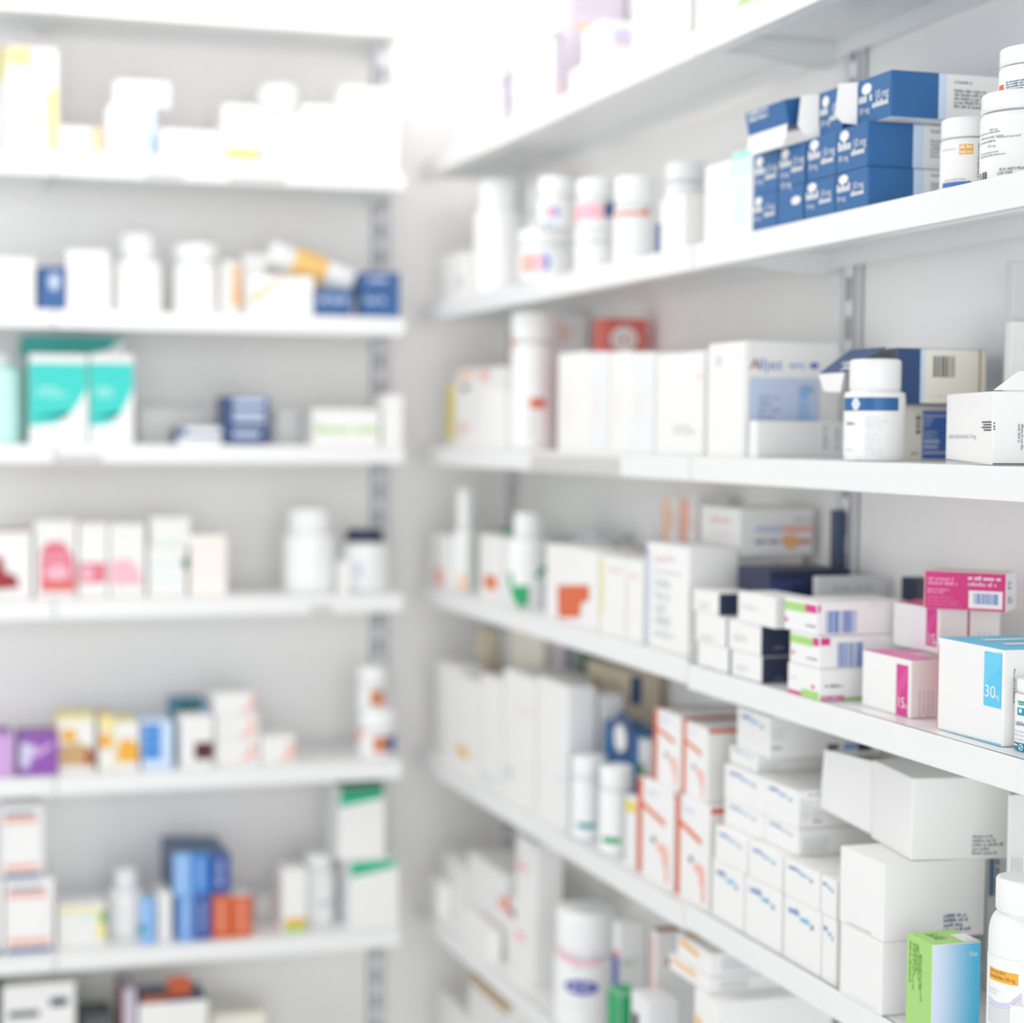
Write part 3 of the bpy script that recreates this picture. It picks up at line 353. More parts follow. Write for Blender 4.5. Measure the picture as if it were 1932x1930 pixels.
box('medicine_box','middle lime and pink banded white box of three','box',(1.0625,1.7658,1.1930),(0.1250,0.0652,0.0357),'white',pr={'L': [('r', 0.012, 0.6432, 0.7856, 0.8926, 'lime'), ('r', 0.7868, 0.6839, 0.988, 0.9294, 'pink'), ('e', 0.1301, 0.3334, 0.0457, 0.0671, 'pink'), ('g', 0.5848, 0.2138, 0.9709, 0.3124, 1, 'inkblue')], 'F': [('r', 0.012, 0.7182, 0.103, 0.9477, 'pink'), ('bar', 0.1786, 0.036, 0.4313, 0.7939, 22, 'bluem')]},grp='white boxes with lime and pink bands on the fourth right shelf')
box('medicine_box','topmost lime and pink banded white box of three','box',(1.0570,1.7749,1.2290),(0.1150,0.0717,0.0364),'white',pr={'L': [('r', 0.012, 0.6302, 0.6562, 0.8926, 'lime'), ('r', 0.6575, 0.6626, 0.988, 0.9044, 'pink'), ('e', 0.0672, 0.3131, 0.0506, 0.0662, 'pink'), ('g', 0.6667, 0.2096, 0.9873, 0.3063, 1, 'inkblue')], 'F': [('r', 0.012, 0.6949, 0.0376, 0.9201, 'pink'), ('bar', 0.0968, 0.0647, 0.4285, 0.7433, 26, 'bluem'), ('g', 0.5633, 0.8653, 0.6789, 0.914, 1, 'gray')]},grp='white boxes with lime and pink bands on the fourth right shelf')
box('medicine_box','front white box with a magenta 15 mg stripe, beside the 30 mg box','box',(1.0473,1.6495,1.1575),(0.0325,0.0934,0.0603),'white',pr={'L': [('r', 0.7158, 0.012, 0.9474, 0.8941, 'pink'), ('p', [(0.7139, 0.5027), (0.9372, 0.917), (0.9435, 0.644), (0.7202, 0.2265)], 'd95299'), ('t', '15', 0.7325, 0.1553, 0.1749, 'white', 0, 1.0), ('t', 'mg', 0.8651, 0.168, 0.064, 'white', 0, 1.0), ('r', 0.7194, 0.012, 0.8465, 0.012, 'navy'), ('g', 0.7407, 0.012, 0.8254, 0.012, 1, 'white')], 'F': [('r', 0.3161, 0.012, 0.341, 0.4861, 'c3c9ce'), ('r', 0.4678, 0.062, 0.4928, 0.4834, 'c3c9ce'), ('r', 0.6238, 0.012, 0.6488, 0.4806, 'c3c9ce'), ('r', 0.776, 0.0559, 0.8011, 0.4778, 'c3c9ce')], 'T': [('r', 0.012, 0.012, 0.988, 0.988, 'e27fb4')]},grp='white tablet boxes with magenta 15 mg stripes')
box('medicine_box','plain white base box with a pink lid under the upper magenta 15 mg boxes','box',(1.1155,1.6738,1.1575),(0.1000,0.0224,0.0603),'white',faces={'T': 'e27fb4'},grp='white tablet boxes with magenta 15 mg stripes')
box('medicine_box','upper white box with a magenta 15 mg stripe, left of its twins','box',(1.1054,1.6843,1.2182),(0.0348,0.0890,0.0481),'white',pr={'L': [('r', 0.7287, 0.1478, 0.9492, 0.988, 'pink'), ('p', [(0.7283, 0.6443), (0.9396, 0.988), (0.9464, 0.8046), (0.7351, 0.2892)], 'd95299'), ('t', '15', 0.7481, 0.1969, 0.2248, 'white', 0, 1.0), ('t', 'mg', 0.8867, 0.2033, 0.0823, 'white', 0, 1.0), ('r', 0.7347, 0.012, 0.8675, 0.012, 'navy'), ('g', 0.7569, 0.012, 0.8455, 0.012, 1, 'white')], 'F': [('r', 0.3046, 0.012, 0.3287, 0.3397, 'c3c9ce'), ('r', 0.4507, 0.012, 0.4747, 0.337, 'c3c9ce'), ('r', 0.6009, 0.012, 0.625, 0.3342, 'c3c9ce'), ('r', 0.7473, 0.012, 0.7715, 0.3315, 'c3c9ce')], 'T': [('r', 0.012, 0.012, 0.988, 0.988, 'magenta')]},grp='white tablet boxes with magenta 15 mg stripes')
box('medicine_box','second upper magenta 15 mg box, with a red spine, right of the striped one','box',(1.1432,1.6943,1.2182),(0.0378,0.1100,0.0481),'white',faces={'L': 'magenta', 'T': 'magenta'},pr={'F': [('r', 0.2954, 0.0726, 0.3177, 0.4748, 'c3c9ce'), ('r', 0.4664, 0.14, 0.4889, 0.4715, 'c3c9ce'), ('r', 0.6401, 0.0652, 0.6626, 0.4682, 'c3c9ce')]},grp='white tablet boxes with magenta 15 mg stripes')
box('medicine_box','magenta tablet box with a barcode, lying on top of the upper white boxes','box',(1.1210,1.6347,1.2671),(0.0840,0.0550,0.0401),'white2',rz=-0.800,faces={'L': 'magenta', 'T': 'blush'},pr={'F': [('r', 0.012, 0.012, 0.988, 0.988, 'magenta'), ('g', 0.05, 0.62, 0.42, 0.86, 2, 'e9a3c4'), ('g', 0.05, 0.4, 0.4, 0.55, 2, 'e9a3c4'), ('g', 0.05, 0.08, 0.5, 0.36, 3, 'dd6ea3'), ('g', 0.54, 0.78, 0.96, 0.92, 1, 'white'), ('g', 0.54, 0.62, 0.9, 0.76, 1, 'f0c3da'), ('r', 0.55, 0.07, 0.955, 0.53, 'white'), ('bar', 0.61, 0.18, 0.9, 0.46, 20, 'bluem')], 'R': [('g', 0.1, 0.55, 0.6, 0.8, 2, 'ink2'), ('g', 0.1, 0.2, 0.7, 0.4, 2, 'ink2')]},grp='white tablet boxes with magenta 15 mg stripes')
box('medicine_box','large white tablet box with a cyan 30 mg stripe and red back edge','box',(1.0670,1.4884,1.1575),(0.0900,0.1073,0.0918),'white',faces={'T': 'cyan', 'K': 'redline', 'B': 'cyan'},pr={'L': [('r', 0.012, 0.012, 0.0186, 0.9297, 'redline'), ('r', 0.7195, 0.3874, 0.9727, 0.9517, 'cyan'), ('p', [(0.7286, 0.609), (0.9682, 0.8337), (0.9641, 0.9642), (0.7186, 0.9291)], '6dcdee'), ('t', '30', 0.7286, 0.4814, 0.127, 'white', 0, 1.05), ('t', 'mg', 0.8798, 0.4851, 0.0492, 'white', 0, 0.95), ('p', [(0.012, 0.012), (0.988, 0.0253), (0.988, 0.012), (0.012, 0.012)], 'cyan')], 'F': [('r', 0.0141, 0.012, 0.6411, 0.012, 'cyand'), ('g', 0.1132, 0.4302, 0.1389, 0.8023, 1, 'mgray', 'v')], 'T': [('r', 0.3, 0.3, 0.97, 0.42, 'white'), ('r', 0.3, 0.62, 0.97, 0.74, 'white')]})
bottle('pill_bottle','white tablet bottle with a teal foot and teal print at the right edge','bottle',(1.0430,1.4120,1.1575),0.0195,0.0670,'plastic',cap=(0.19, 0.95),capcol='plastic',sh=0.04,neck=0.8,pr=[('r', -1.353, 0.0129, 0.871, 0.1234, 'cyand'), ('r', -1.033, 0.6818, 0.871, 0.7038, 'tealx'), ('g', -0.989, 0.6398, 0.424, 0.6839, 1, 'tealx'), ('r', -1.033, 0.5077, 0.424, 0.6106, 'tealx'), ('r', -0.908, 0.5438, -0.735, 0.5952, 'white'), ('t', 'tablets', -1.193, 0.3632, 0.066, 'violet'), ('g', -1.263, 0.2583, 0.424, 0.3025, 1, 'pic'), ('g', -1.263, 0.2068, 0.424, 0.2436, 1, 'pic'), ('g', -1.263, 0.1479, 0.424, 0.1847, 1, 'lavd'), ('r', -1.263, 0.0763, -0.947, 0.0983, 'white'), ('e', -0.735, 0.0657, 0.149, 0.0478, 'mint'), ('e', -0.735, 0.0657, 0.103, 0.0338, 'cyand'), ('p', [(-0.835, 0.0374), (-0.8, 0.0297), (-0.614, 0.0937), (-0.644, 0.1014)], 'mint')],lab=(0.02, 0.78),labcol='paper')
box('medicine_box','slim white pack at the very far end of the fifth right shelf','box',(1.0500,3.1105,0.8450),(0.0600,0.1134,0.1763),'white',grp='packs at the far end of the fifth right shelf')
box('medicine_box','white pack with an amber foot stripe at the far end of the fifth right shelf','box',(1.0500,2.9783,0.8450),(0.0600,0.1252,0.1664),'white',pr={'L': [('r', 0.012, 0.1301, 0.558, 0.2456, 'gold')]},grp='packs at the far end of the fifth right shelf')
box('medicine_box','white pack with a lilac foot note at the far end of the fifth right shelf','box',(1.0550,2.8563,0.8450),(0.0700,0.1025,0.1863),'white',pr={'L': [('g', 0.031, 0.0193, 0.7738, 0.0931, 1, 'pic')]},grp='packs at the far end of the fifth right shelf')
box('medicine_box','broad white carton with a faint heading in the far half of the fifth right shelf','box',(1.0700,2.7206,0.8450),(0.1000,0.1481,0.2106),'white',pr={'L': [('g', 0.4793, 0.7037, 0.9686, 0.7365, 1, 'blush'), ('r', 0.1071, 0.1309, 0.2963, 0.2361, 'lgray')]},grp='packs at the far end of the fifth right shelf')
box('medicine_box','broad plain white carton, second in the far half of the fifth right shelf','box',(1.0425,2.5722,0.8450),(0.0450,0.1294,0.2183),'white',pr={'L': [('g', 0.6533, 0.3166, 0.988, 0.3391, 1, 'pic')]},grp='packs at the far end of the fifth right shelf')
box('medicine_box','narrow white carton left of the navy pouch on the fifth right shelf','box',(1.0920,2.5398,0.8450),(0.0400,0.0587,0.2031),'white',grp='packs at the far end of the fifth right shelf')
box('medicine_box','beige edged carton standing at the back of the fifth right shelf, far end','box',(1.1100,3.1330,0.8450),(0.0300,0.0421,0.2360),'dccfb8',grp='packs at the far end of the fifth right shelf')
box('medicine_box','pale grey carton at the back of the fifth right shelf, far end','box',(1.1505,3.1257,0.8450),(0.0450,0.0994,0.2391),'lgray',grp='packs at the far end of the fifth right shelf')
box('medicine_box','cream carton at the back of the fifth right shelf','box',(1.1505,2.9791,0.8450),(0.0450,0.1714,0.2592),'cream',grp='packs at the far end of the fifth right shelf')
box('medicine_box','thin mauve carton at the back of the fifth right shelf','box',(1.1505,2.8190,0.8450),(0.0450,0.0388,0.2695),'lavd',grp='packs at the far end of the fifth right shelf')
box('medicine_box','thin dark green carton at the back of the fifth right shelf','box',(1.1505,2.7456,0.8450),(0.0450,0.0416,0.2778),'7d9088',grp='packs at the far end of the fifth right shelf')
box('medicine_box','beige carton with a dark blue end at the back of the fifth right shelf','box',(1.1600,2.6216,0.8450),(0.0600,0.1574,0.2329),'dccfb8',pr={'F': [('r', 0.15, 0.78, 0.45, 0.97, 'navyd')]},grp='packs at the far end of the fifth right shelf')
bottle('medicine_jar','small white jar with a teal foot stripe on the fifth right shelf','jar',(1.0300,2.4462,0.8450),0.0260,0.1234,'plastic',cap=(0.25, 1.0),capcol='plastic',sh=0.05,neck=0.8,grp='packs at the far end of the fifth right shelf',pr=[('r', -0.685, 0.1549, 0.354, 0.2194, 'tealx'), ('e', -1.37, 0.6547, 0.0, 0.0771, 'lime')])
bottle('medicine_jar','small white jar with a green foot stripe on the fifth right shelf','jar',(1.0300,2.3470,0.8450),0.0240,0.1271,'plastic',cap=(0.25, 1.0),capcol='plastic',sh=0.05,neck=0.8,grp='packs at the far end of the fifth right shelf',pr=[('r', -0.814, 0.1438, 0.276, 0.2163, 'green')])
box('medicine_box','little white carton with a yellow top patch beside the orange edged boxes','box',(1.0350,2.2726,0.8450),(0.0300,0.0341,0.0965),'white',pr={'L': [('r', 0.012, 0.7794, 0.9677, 0.949, 'yellow')]},grp='packs at the far end of the fifth right shelf')
box('medicine_box','grey green printed carton behind the orange edged boxes on the fifth right shelf','box',(1.1000,2.3505,0.8450),(0.0500,0.0402,0.1616),'lgray',pr={'L': [('r', 0.012, 0.6292, 0.5007, 0.7728, 'limed')]},grp='packs at the far end of the fifth right shelf')
box('medicine_box','orange edged white box, lower far one of the four','box',(1.0750,2.1824,0.8450),(0.1200,0.1139,0.1344),'white',faces={'T': 'white'},pr={'L': [('r', 0.012, 0.012, 0.15, 0.988, 'rust'), ('p', [(0.15, 0.7), (0.78, 0.6), (0.78, 0.655), (0.15, 0.76)], 'orange'), ('p', [(0.55, 0.36), (0.72, 0.3), (0.74, 0.2), (0.84, 0.2), (0.86, 0.4), (0.62, 0.42)], 'salmon'), ('e', 0.48, 0.42, 0.06, 0.03, 'greend'), ('r', 0.8, 0.06, 0.88, 0.34, 'salmon'), ('g', 0.28, 0.84, 0.55, 0.92, 1, 'skyl')], 'T': [('r', 0.012, 0.86, 0.988, 0.988, 'brown')], 'F': [('r', 0.012, 0.93, 0.988, 0.988, 'rust')]},grp='white boxes with orange edges on the fifth right shelf')
box('medicine_box','orange edged white box, lower near one of the four','box',(1.0750,2.0693,0.8450),(0.1200,0.0977,0.1344),'white',faces={'T': 'white'},pr={'L': [('r', 0.012, 0.012, 0.15, 0.988, 'rust'), ('p', [(0.15, 0.7), (0.78, 0.6), (0.78, 0.655), (0.15, 0.76)], 'orange'), ('p', [(0.55, 0.36), (0.72, 0.3), (0.74, 0.2), (0.84, 0.2), (0.86, 0.4), (0.62, 0.42)], 'salmon'), ('e', 0.48, 0.42, 0.06, 0.03, 'greend'), ('r', 0.8, 0.06, 0.88, 0.34, 'salmon'), ('g', 0.28, 0.84, 0.55, 0.92, 1, 'skyl')], 'T': [('r', 0.012, 0.86, 0.988, 0.988, 'brown')], 'F': [('r', 0.012, 0.93, 0.988, 0.988, 'rust')]},grp='white boxes with orange edges on the fifth right shelf')
box('medicine_box','orange edged white box, upper far one of the four','box',(1.0800,2.1585,0.9798),(0.1200,0.0833,0.0993),'white',faces={'T': 'white'},pr={'L': [('r', 0.012, 0.012, 0.15, 0.988, 'rust'), ('p', [(0.15, 0.7), (0.78, 0.6), (0.78, 0.655), (0.15, 0.76)], 'orange'), ('p', [(0.55, 0.36), (0.72, 0.3), (0.74, 0.2), (0.84, 0.2), (0.86, 0.4), (0.62, 0.42)], 'salmon'), ('e', 0.48, 0.42, 0.06, 0.03, 'greend'), ('r', 0.8, 0.06, 0.88, 0.34, 'salmon'), ('g', 0.28, 0.84, 0.55, 0.92, 1, 'skyl')], 'T': [('r', 0.012, 0.86, 0.988, 0.988, 'brown')], 'F': [('r', 0.012, 0.93, 0.988, 0.988, 'rust')]},grp='white boxes with orange edges on the fifth right shelf')
box('medicine_box','orange edged white box, upper near one of the four','box',(1.0800,2.0756,0.9798),(0.1200,0.0717,0.0963),'white',faces={'T': 'white'},pr={'L': [('r', 0.012, 0.012, 0.15, 0.988, 'rust'), ('p', [(0.15, 0.7), (0.78, 0.6), (0.78, 0.655), (0.15, 0.76)], 'orange'), ('p', [(0.55, 0.36), (0.72, 0.3), (0.74, 0.2), (0.84, 0.2), (0.86, 0.4), (0.62, 0.42)], 'salmon'), ('e', 0.48, 0.42, 0.06, 0.03, 'greend'), ('r', 0.8, 0.06, 0.88, 0.34, 'salmon'), ('g', 0.28, 0.84, 0.55, 0.92, 1, 'skyl')], 'T': [('r', 0.012, 0.86, 0.988, 0.988, 'brown')], 'F': [('r', 0.012, 0.93, 0.988, 0.988, 'rust')]},grp='white boxes with orange edges on the fifth right shelf')
box('medicine_box','blue printed white carton, bottom layer, third along from the orange edged boxes','box',(1.0860,1.7716,0.8500),(0.1600,0.0822,0.0723),'white',pr={'L': [('g', 0.14, 0.74, 0.48, 0.88, 1, 'bluem'), ('g', 0.46, 0.69, 0.72, 0.81, 1, 'skyx'), ('e', 0.78, 0.7, 0.045, 0.04, 'tealf')], 'F': [('g', 0.0401, 0.6361, 0.2465, 0.8666, 4, 'lgray'), ('g', 0.0665, 0.5432, 0.149, 0.5926, 1, 'tealf')]},grp='small white cartons with blue print on the fifth right shelf')
box('medicine_box','blue printed white carton, bottom layer, first along from the orange edged boxes','box',(1.0860,1.9514,0.8500),(0.1600,0.0820,0.0723),'white',pr={'L': [('g', 0.14, 0.74, 0.48, 0.88, 1, 'bluem'), ('g', 0.46, 0.69, 0.72, 0.81, 1, 'skyx'), ('e', 0.78, 0.7, 0.045, 0.04, 'tealf')], 'F': [('g', 0.0433, 0.1404, 0.265, 0.3913, 4, 'lgray'), ('g', 0.0714, 0.039, 0.16, 0.0927, 1, 'tealf')]},grp='small white cartons with blue print on the fifth right shelf')
box('medicine_box','blue printed white carton, bottom layer, second along from the orange edged boxes','box',(1.0860,1.8622,0.8500),(0.1600,0.0883,0.0723),'white',pr={'L': [('g', 0.14, 0.74, 0.48, 0.88, 1, 'bluem'), ('g', 0.46, 0.69, 0.72, 0.81, 1, 'skyx'), ('e', 0.78, 0.7, 0.045, 0.04, 'tealf')], 'F': [('g', 0.0417, 0.4876, 0.2554, 0.728, 4, 'lgray'), ('g', 0.0689, 0.3905, 0.1543, 0.442, 1, 'tealf')]},grp='small white cartons with blue print on the fifth right shelf')
box('medicine_box','blue printed white carton, bottom layer, fourth along from the orange edged boxes','box',(1.0860,1.7125,0.8500),(0.1600,0.0299,0.0723),'white',pr={'L': [('g', 0.14, 0.74, 0.48, 0.88, 1, 'bluem'), ('g', 0.46, 0.69, 0.72, 0.81, 1, 'skyx'), ('e', 0.78, 0.7, 0.045, 0.04, 'tealf')], 'F': [('g', 0.0396, 0.9405, 0.243, 0.988, 4, 'lgray'), ('g', 0.0656, 0.8491, 0.1469, 0.8976, 1, 'tealf')]},grp='small white cartons with blue print on the fifth right shelf')
box('medicine_box','blue printed white carton, second layer up, third along','box',(1.0860,1.7742,0.9227),(0.1600,0.0800,0.0425),'white',pr={'L': [('g', 0.14, 0.74, 0.48, 0.88, 1, 'bluem'), ('g', 0.46, 0.69, 0.72, 0.81, 1, 'skyx'), ('e', 0.78, 0.7, 0.045, 0.04, 'tealf')], 'F': [('g', 0.0402, 0.3835, 0.2466, 0.7758, 4, 'lgray'), ('g', 0.0666, 0.2245, 0.149, 0.3085, 1, 'tealf')]},grp='small white cartons with blue print on the fifth right shelf')
box('medicine_box','blue printed white carton, second layer up, first along','box',(1.0860,1.9451,0.9227),(0.1600,0.0828,0.0425),'white',pr={'L': [('g', 0.14, 0.74, 0.48, 0.88, 1, 'bluem'), ('g', 0.46, 0.69, 0.72, 0.81, 1, 'skyx'), ('e', 0.78, 0.7, 0.045, 0.04, 'tealf')], 'F': [('g', 0.0431, 0.012, 0.264, 0.012, 4, 'lgray'), ('g', 0.0712, 0.012, 0.1594, 0.012, 1, 'tealf')]},grp='small white cartons with blue print on the fifth right shelf')
box('medicine_box','blue printed white carton, second layer up, second along','box',(1.0860,1.8595,0.9227),(0.1600,0.0804,0.0425),'white',pr={'L': [('g', 0.14, 0.74, 0.48, 0.88, 1, 'bluem'), ('g', 0.46, 0.69, 0.72, 0.81, 1, 'skyx'), ('e', 0.78, 0.7, 0.045, 0.04, 'tealf')], 'F': [('g', 0.0416, 0.012, 0.2553, 0.395, 4, 'lgray'), ('g', 0.0689, 0.012, 0.1542, 0.012, 1, 'tealf')]},grp='small white cartons with blue print on the fifth right shelf')
box('medicine_box','blue printed white carton, second layer up, fourth along','box',(1.0860,1.7149,0.9227),(0.1600,0.0322,0.0425),'white',pr={'L': [('g', 0.14, 0.74, 0.48, 0.88, 1, 'bluem'), ('g', 0.46, 0.69, 0.72, 0.81, 1, 'skyx'), ('e', 0.78, 0.7, 0.045, 0.04, 'tealf')], 'F': [('g', 0.0396, 0.7074, 0.2429, 0.988, 4, 'lgray'), ('g', 0.0656, 0.5512, 0.1469, 0.6338, 1, 'tealf')]},grp='small white cartons with blue print on the fifth right shelf')
box('medicine_box','blue printed white carton, third layer up, nearer one','box',(1.0870,1.8505,0.9656),(0.1300,0.0800,0.0305),'white',pr={'L': [('g', 0.14, 0.74, 0.48, 0.88, 1, 'bluem'), ('g', 0.46, 0.69, 0.72, 0.81, 1, 'skyx'), ('e', 0.78, 0.7, 0.045, 0.04, 'tealf')], 'F': [('g', 0.0512, 0.1127, 0.3142, 0.6802, 4, 'lgray'), ('g', 0.0848, 0.012, 0.1898, 0.012, 1, 'tealf')]},grp='small white cartons with blue print on the fifth right shelf')
box('medicine_box','blue printed white carton, third layer up, farther one','box',(1.0850,1.9409,0.9656),(0.1300,0.0992,0.0305),'white',pr={'L': [('g', 0.14, 0.74, 0.48, 0.88, 1, 'bluem'), ('g', 0.46, 0.69, 0.72, 0.81, 1, 'skyx'), ('e', 0.78, 0.7, 0.045, 0.04, 'tealf')], 'F': [('g', 0.0529, 0.0472, 0.3241, 0.636, 4, 'lgray'), ('g', 0.0874, 0.012, 0.1957, 0.012, 1, 'tealf')]},grp='small white cartons with blue print on the fifth right shelf')
box('medicine_box','blue printed white carton, fourth layer up, nearer one','box',(1.0870,1.8527,0.9964),(0.1300,0.0788,0.0439),'white',pr={'L': [('g', 0.14, 0.74, 0.48, 0.88, 1, 'bluem'), ('g', 0.46, 0.69, 0.72, 0.81, 1, 'skyx'), ('e', 0.78, 0.7, 0.045, 0.04, 'tealf')], 'F': [('g', 0.036, 0.2516, 0.2672, 0.7716, 5, 'lgray'), ('g', 0.1587, 0.1443, 0.2588, 0.2288, 1, 'tealf'), ('g', 0.1016, 0.8493, 0.2857, 0.9336, 1, 'mgray')]},grp='small white cartons with blue print on the fifth right shelf')
box('medicine_box','blue printed white carton, fourth layer up, farther one','box',(1.0850,1.9420,0.9964),(0.1300,0.0992,0.0439),'white',pr={'L': [('g', 0.14, 0.74, 0.48, 0.88, 1, 'bluem'), ('g', 0.46, 0.69, 0.72, 0.81, 1, 'skyx'), ('e', 0.78, 0.7, 0.045, 0.04, 'tealf')], 'F': [('g', 0.0529, 0.0533, 0.324, 0.4616, 4, 'lgray'), ('g', 0.0874, 0.012, 0.1957, 0.012, 1, 'tealf')]},grp='small white cartons with blue print on the fifth right shelf')
box('medicine_box','blue printed white carton, fifth layer up, with a dark mark on its long side','box',(1.1000,1.9626,1.0407),(0.1400,0.0714,0.0214),'white',pr={'L': [('g', 0.14, 0.74, 0.48, 0.88, 1, 'bluem'), ('g', 0.46, 0.69, 0.72, 0.81, 1, 'skyx'), ('e', 0.78, 0.7, 0.045, 0.04, 'tealf')], 'F': [('g', 0.012, 0.012, 0.2642, 0.4833, 4, 'lgray'), ('g', 0.012, 0.012, 0.1128, 0.012, 1, 'tealf'), ('r', 0.5759, 0.012, 0.685, 0.012, 'dgray')]},grp='small white cartons with blue print on the fifth right shelf')
box('medicine_box','topmost blue printed white carton, with dark, blue and navy marks along its side','box',(1.1050,1.9386,1.0625),(0.1500,0.0833,0.0508),'white',pr={'L': [('g', 0.14, 0.74, 0.48, 0.88, 1, 'bluem'), ('g', 0.46, 0.69, 0.72, 0.81, 1, 'skyx'), ('e', 0.78, 0.7, 0.045, 0.04, 'tealf')], 'F': [('g', 0.0181, 0.4364, 0.2251, 0.7382, 3, 'lgray'), ('g', 0.0203, 0.2051, 0.1048, 0.293, 1, 'tealf'), ('r', 0.517, 0.1416, 0.6176, 0.2812, 'dgray'), ('r', 0.6606, 0.1353, 0.7762, 0.288, 'bluet'), ('r', 0.7907, 0.0925, 0.9213, 0.2967, 'navyx')]},grp='small white cartons with blue print on the fifth right shelf')
box('medicine_box','lowest of the three large plain white cartons, behind the lime and blue box','box',(1.0475,1.6380,0.8500),(0.0950,0.0816,0.0769),'white',pr={'L': [('r', 0.2, 0.05, 0.9, 0.06, 'lgray')]},grp='large plain white cartons on the fifth right shelf')
box('medicine_box','middle one of the three large plain white cartons, small print at its lower corner','box',(1.0601,1.6390,0.9273),(0.1202,0.0856,0.0816),'white',pr={'F': [('g', 0.5917, 0.0669, 0.9195, 0.3073, 4, 'inkblue')], 'L': [('r', 0.2, 0.03, 0.75, 0.045, 'gray')]},grp='large plain white cartons on the fifth right shelf')
box('medicine_box','topmost of the three large plain white cartons, its end flap standing open','box',(1.0962,1.6449,1.0094),(0.1080,0.1050,0.0860),'white',rz=-0.160,pr={'F': [('g', 0.6129, 0.0487, 0.9562, 0.3017, 5, 'mgray')]},grp='large plain white cartons on the fifth right shelf',flaps=[([(-0.054, 0.0525, 0.004), (-0.054, 0.0525, 0.084), (-0.071, 0.15, 0.08), (-0.073, 0.156, 0.012)], 'white')])
box('medicine_box','lime and blue box with an overhanging lime lid flap, in front of the white cartons','box',(1.0270,1.5294,0.8500),(0.0550,0.0450,0.1003),'white',faces={'L': 'lime', 'T': 'lime'},pr={'F': [('grad', 0.012, 0.012, 0.988, 0.988, 'd6e2f4', '52c0e6'), ('t', 'Dup', 0.76, 0.86, 0.045, 'white', 0, 0.8)], 'L': [('g', 0.25, 0.42, 0.5, 0.93, 4, 'limed', 'v'), ('g', 0.5, 0.35, 0.62, 0.85, 2, 'limed', 'v'), ('g', 0.12, 0.5, 0.2, 0.93, 1, 'limed', 'v')], 'T': [('g', 0.25, 0.3, 0.6, 0.8, 5, 'limed'), ('r', 0.66, 0.02, 0.98, 0.6, 'white'), ('r', 0.75, 0.1, 0.98, 0.2, 'lav')]})
box('medicine_box','dark printed carton standing in the gap behind the large white cartons','box',(1.1700,1.6431,0.8500),(0.0300,0.0038,0.1494),'lgray',pr={'F': [('r', 0.0464, 0.6977, 0.2662, 0.9687, 'inkblue'), ('g', 0.2882, 0.6947, 0.4865, 0.9659, 1, 'navyx', 'v')]},grp='large plain white cartons on the fifth right shelf')
box('medicine_box','tall white carton with upright print behind the large bottle at the right edge','box',(1.1450,1.5312,0.8500),(0.0900,0.0034,0.2389),'white',pr={'F': [('r', 0.0434, 0.6438, 0.0517, 0.7343, 'b3bac2'), ('r', 0.0833, 0.6836, 0.0916, 0.7334, 'b3bac2'), ('r', 0.1195, 0.6329, 0.1278, 0.7326, 'b3bac2'), ('r', 0.1599, 0.6592, 0.1682, 0.7317, 'b3bac2')]},grp='large plain white cartons on the fifth right shelf')
bottle('pill_bottle','large white capsule bottle with an amber strip reading 500 mg, at the right edge','bottle',(1.0350,1.4134,0.8500),0.0315,0.1883,'plastic',cap=(0.17, 0.82),capcol='plastic',sh=0.16,neck=0.76,pr=[('r', -1.141, 0.4988, -0.13, 0.5568, 'amber'), ('t', 'Amoxycillin/', -1.082, 0.5383, 0.0184, 'brown', 0.75), ('t', 'Amoksisillien 500 mg', -1.082, 0.5121, 0.0183, 'brown', 0.64), ('p', [(-1.173, 0.4064), (-0.759, 0.3914), (-0.372, 0.4037), (-0.013, 0.4684), (-0.013, 0.4525), (-0.358, 0.385), (-0.759, 0.373), (-1.173, 0.388)], 'lav'), ('p', [(-1.173, 0.3801), (-0.759, 0.3677), (-0.358, 0.3797), (-0.013, 0.4472), (-0.013, 0.2646), (-1.173, 0.2828)], 'lgray'), ('r', -0.331, 0.2601, 0.833, 0.4007, 'white'), ('g', -1.173, 0.4455, -0.657, 0.4613, 1, 'lgray'), ('g', -1.173, 0.4278, -0.759, 0.441, 1, 'lgray')],lab=(0.12, 0.62),labcol='paper')
box('medicine_box','slim white pack standing at the far end of the sixth right shelf','box',(1.0190,3.1395,0.5480),(0.0280,0.0848,0.0612),'white',grp='packs on the sixth right shelf')
box('medicine_box','white pack behind the slim one at the far end of the sixth right shelf','box',(1.0750,3.0964,0.5480),(0.0800,0.1489,0.1093),'white',pr={'L': [('r', 0.012, 0.416, 0.012, 0.6959, 'gray')]},grp='packs on the sixth right shelf')
box('medicine_box','broad white pack with an orange red corner on the sixth right shelf','box',(1.0800,2.9180,0.5480),(0.0900,0.1837,0.1455),'white',pr={'L': [('r', 0.8253, 0.5776, 0.988, 0.7221, 'salmon')]},grp='packs on the sixth right shelf')
box('medicine_box','low white pack in front at the far end of the sixth right shelf','box',(1.0125,2.8787,0.5480),(0.0250,0.1455,0.0546),'white',grp='packs on the sixth right shelf')
box('medicine_box','thin pack with dark and red print on the sixth right shelf','box',(1.0600,2.7939,0.5480),(0.0500,0.0515,0.1166),'white',pr={'L': [('r', 0.023, 0.7623, 0.4765, 0.988, 'rust'), ('r', 0.5357, 0.7285, 0.9817, 0.8592, 'dred')]},grp='packs on the sixth right shelf')
box('medicine_box','white carton with a pink spot, lower of the tall pair on the sixth right shelf','box',(1.0494,2.7122,0.5480),(0.0387,0.0931,0.1069),'white',pr={'L': [('e', 0.3126, 0.642, 0.264, 0.0742, 'pinkl'), ('r', 0.0675, 0.012, 0.3889, 0.012, 'pic')]},grp='packs on the sixth right shelf')
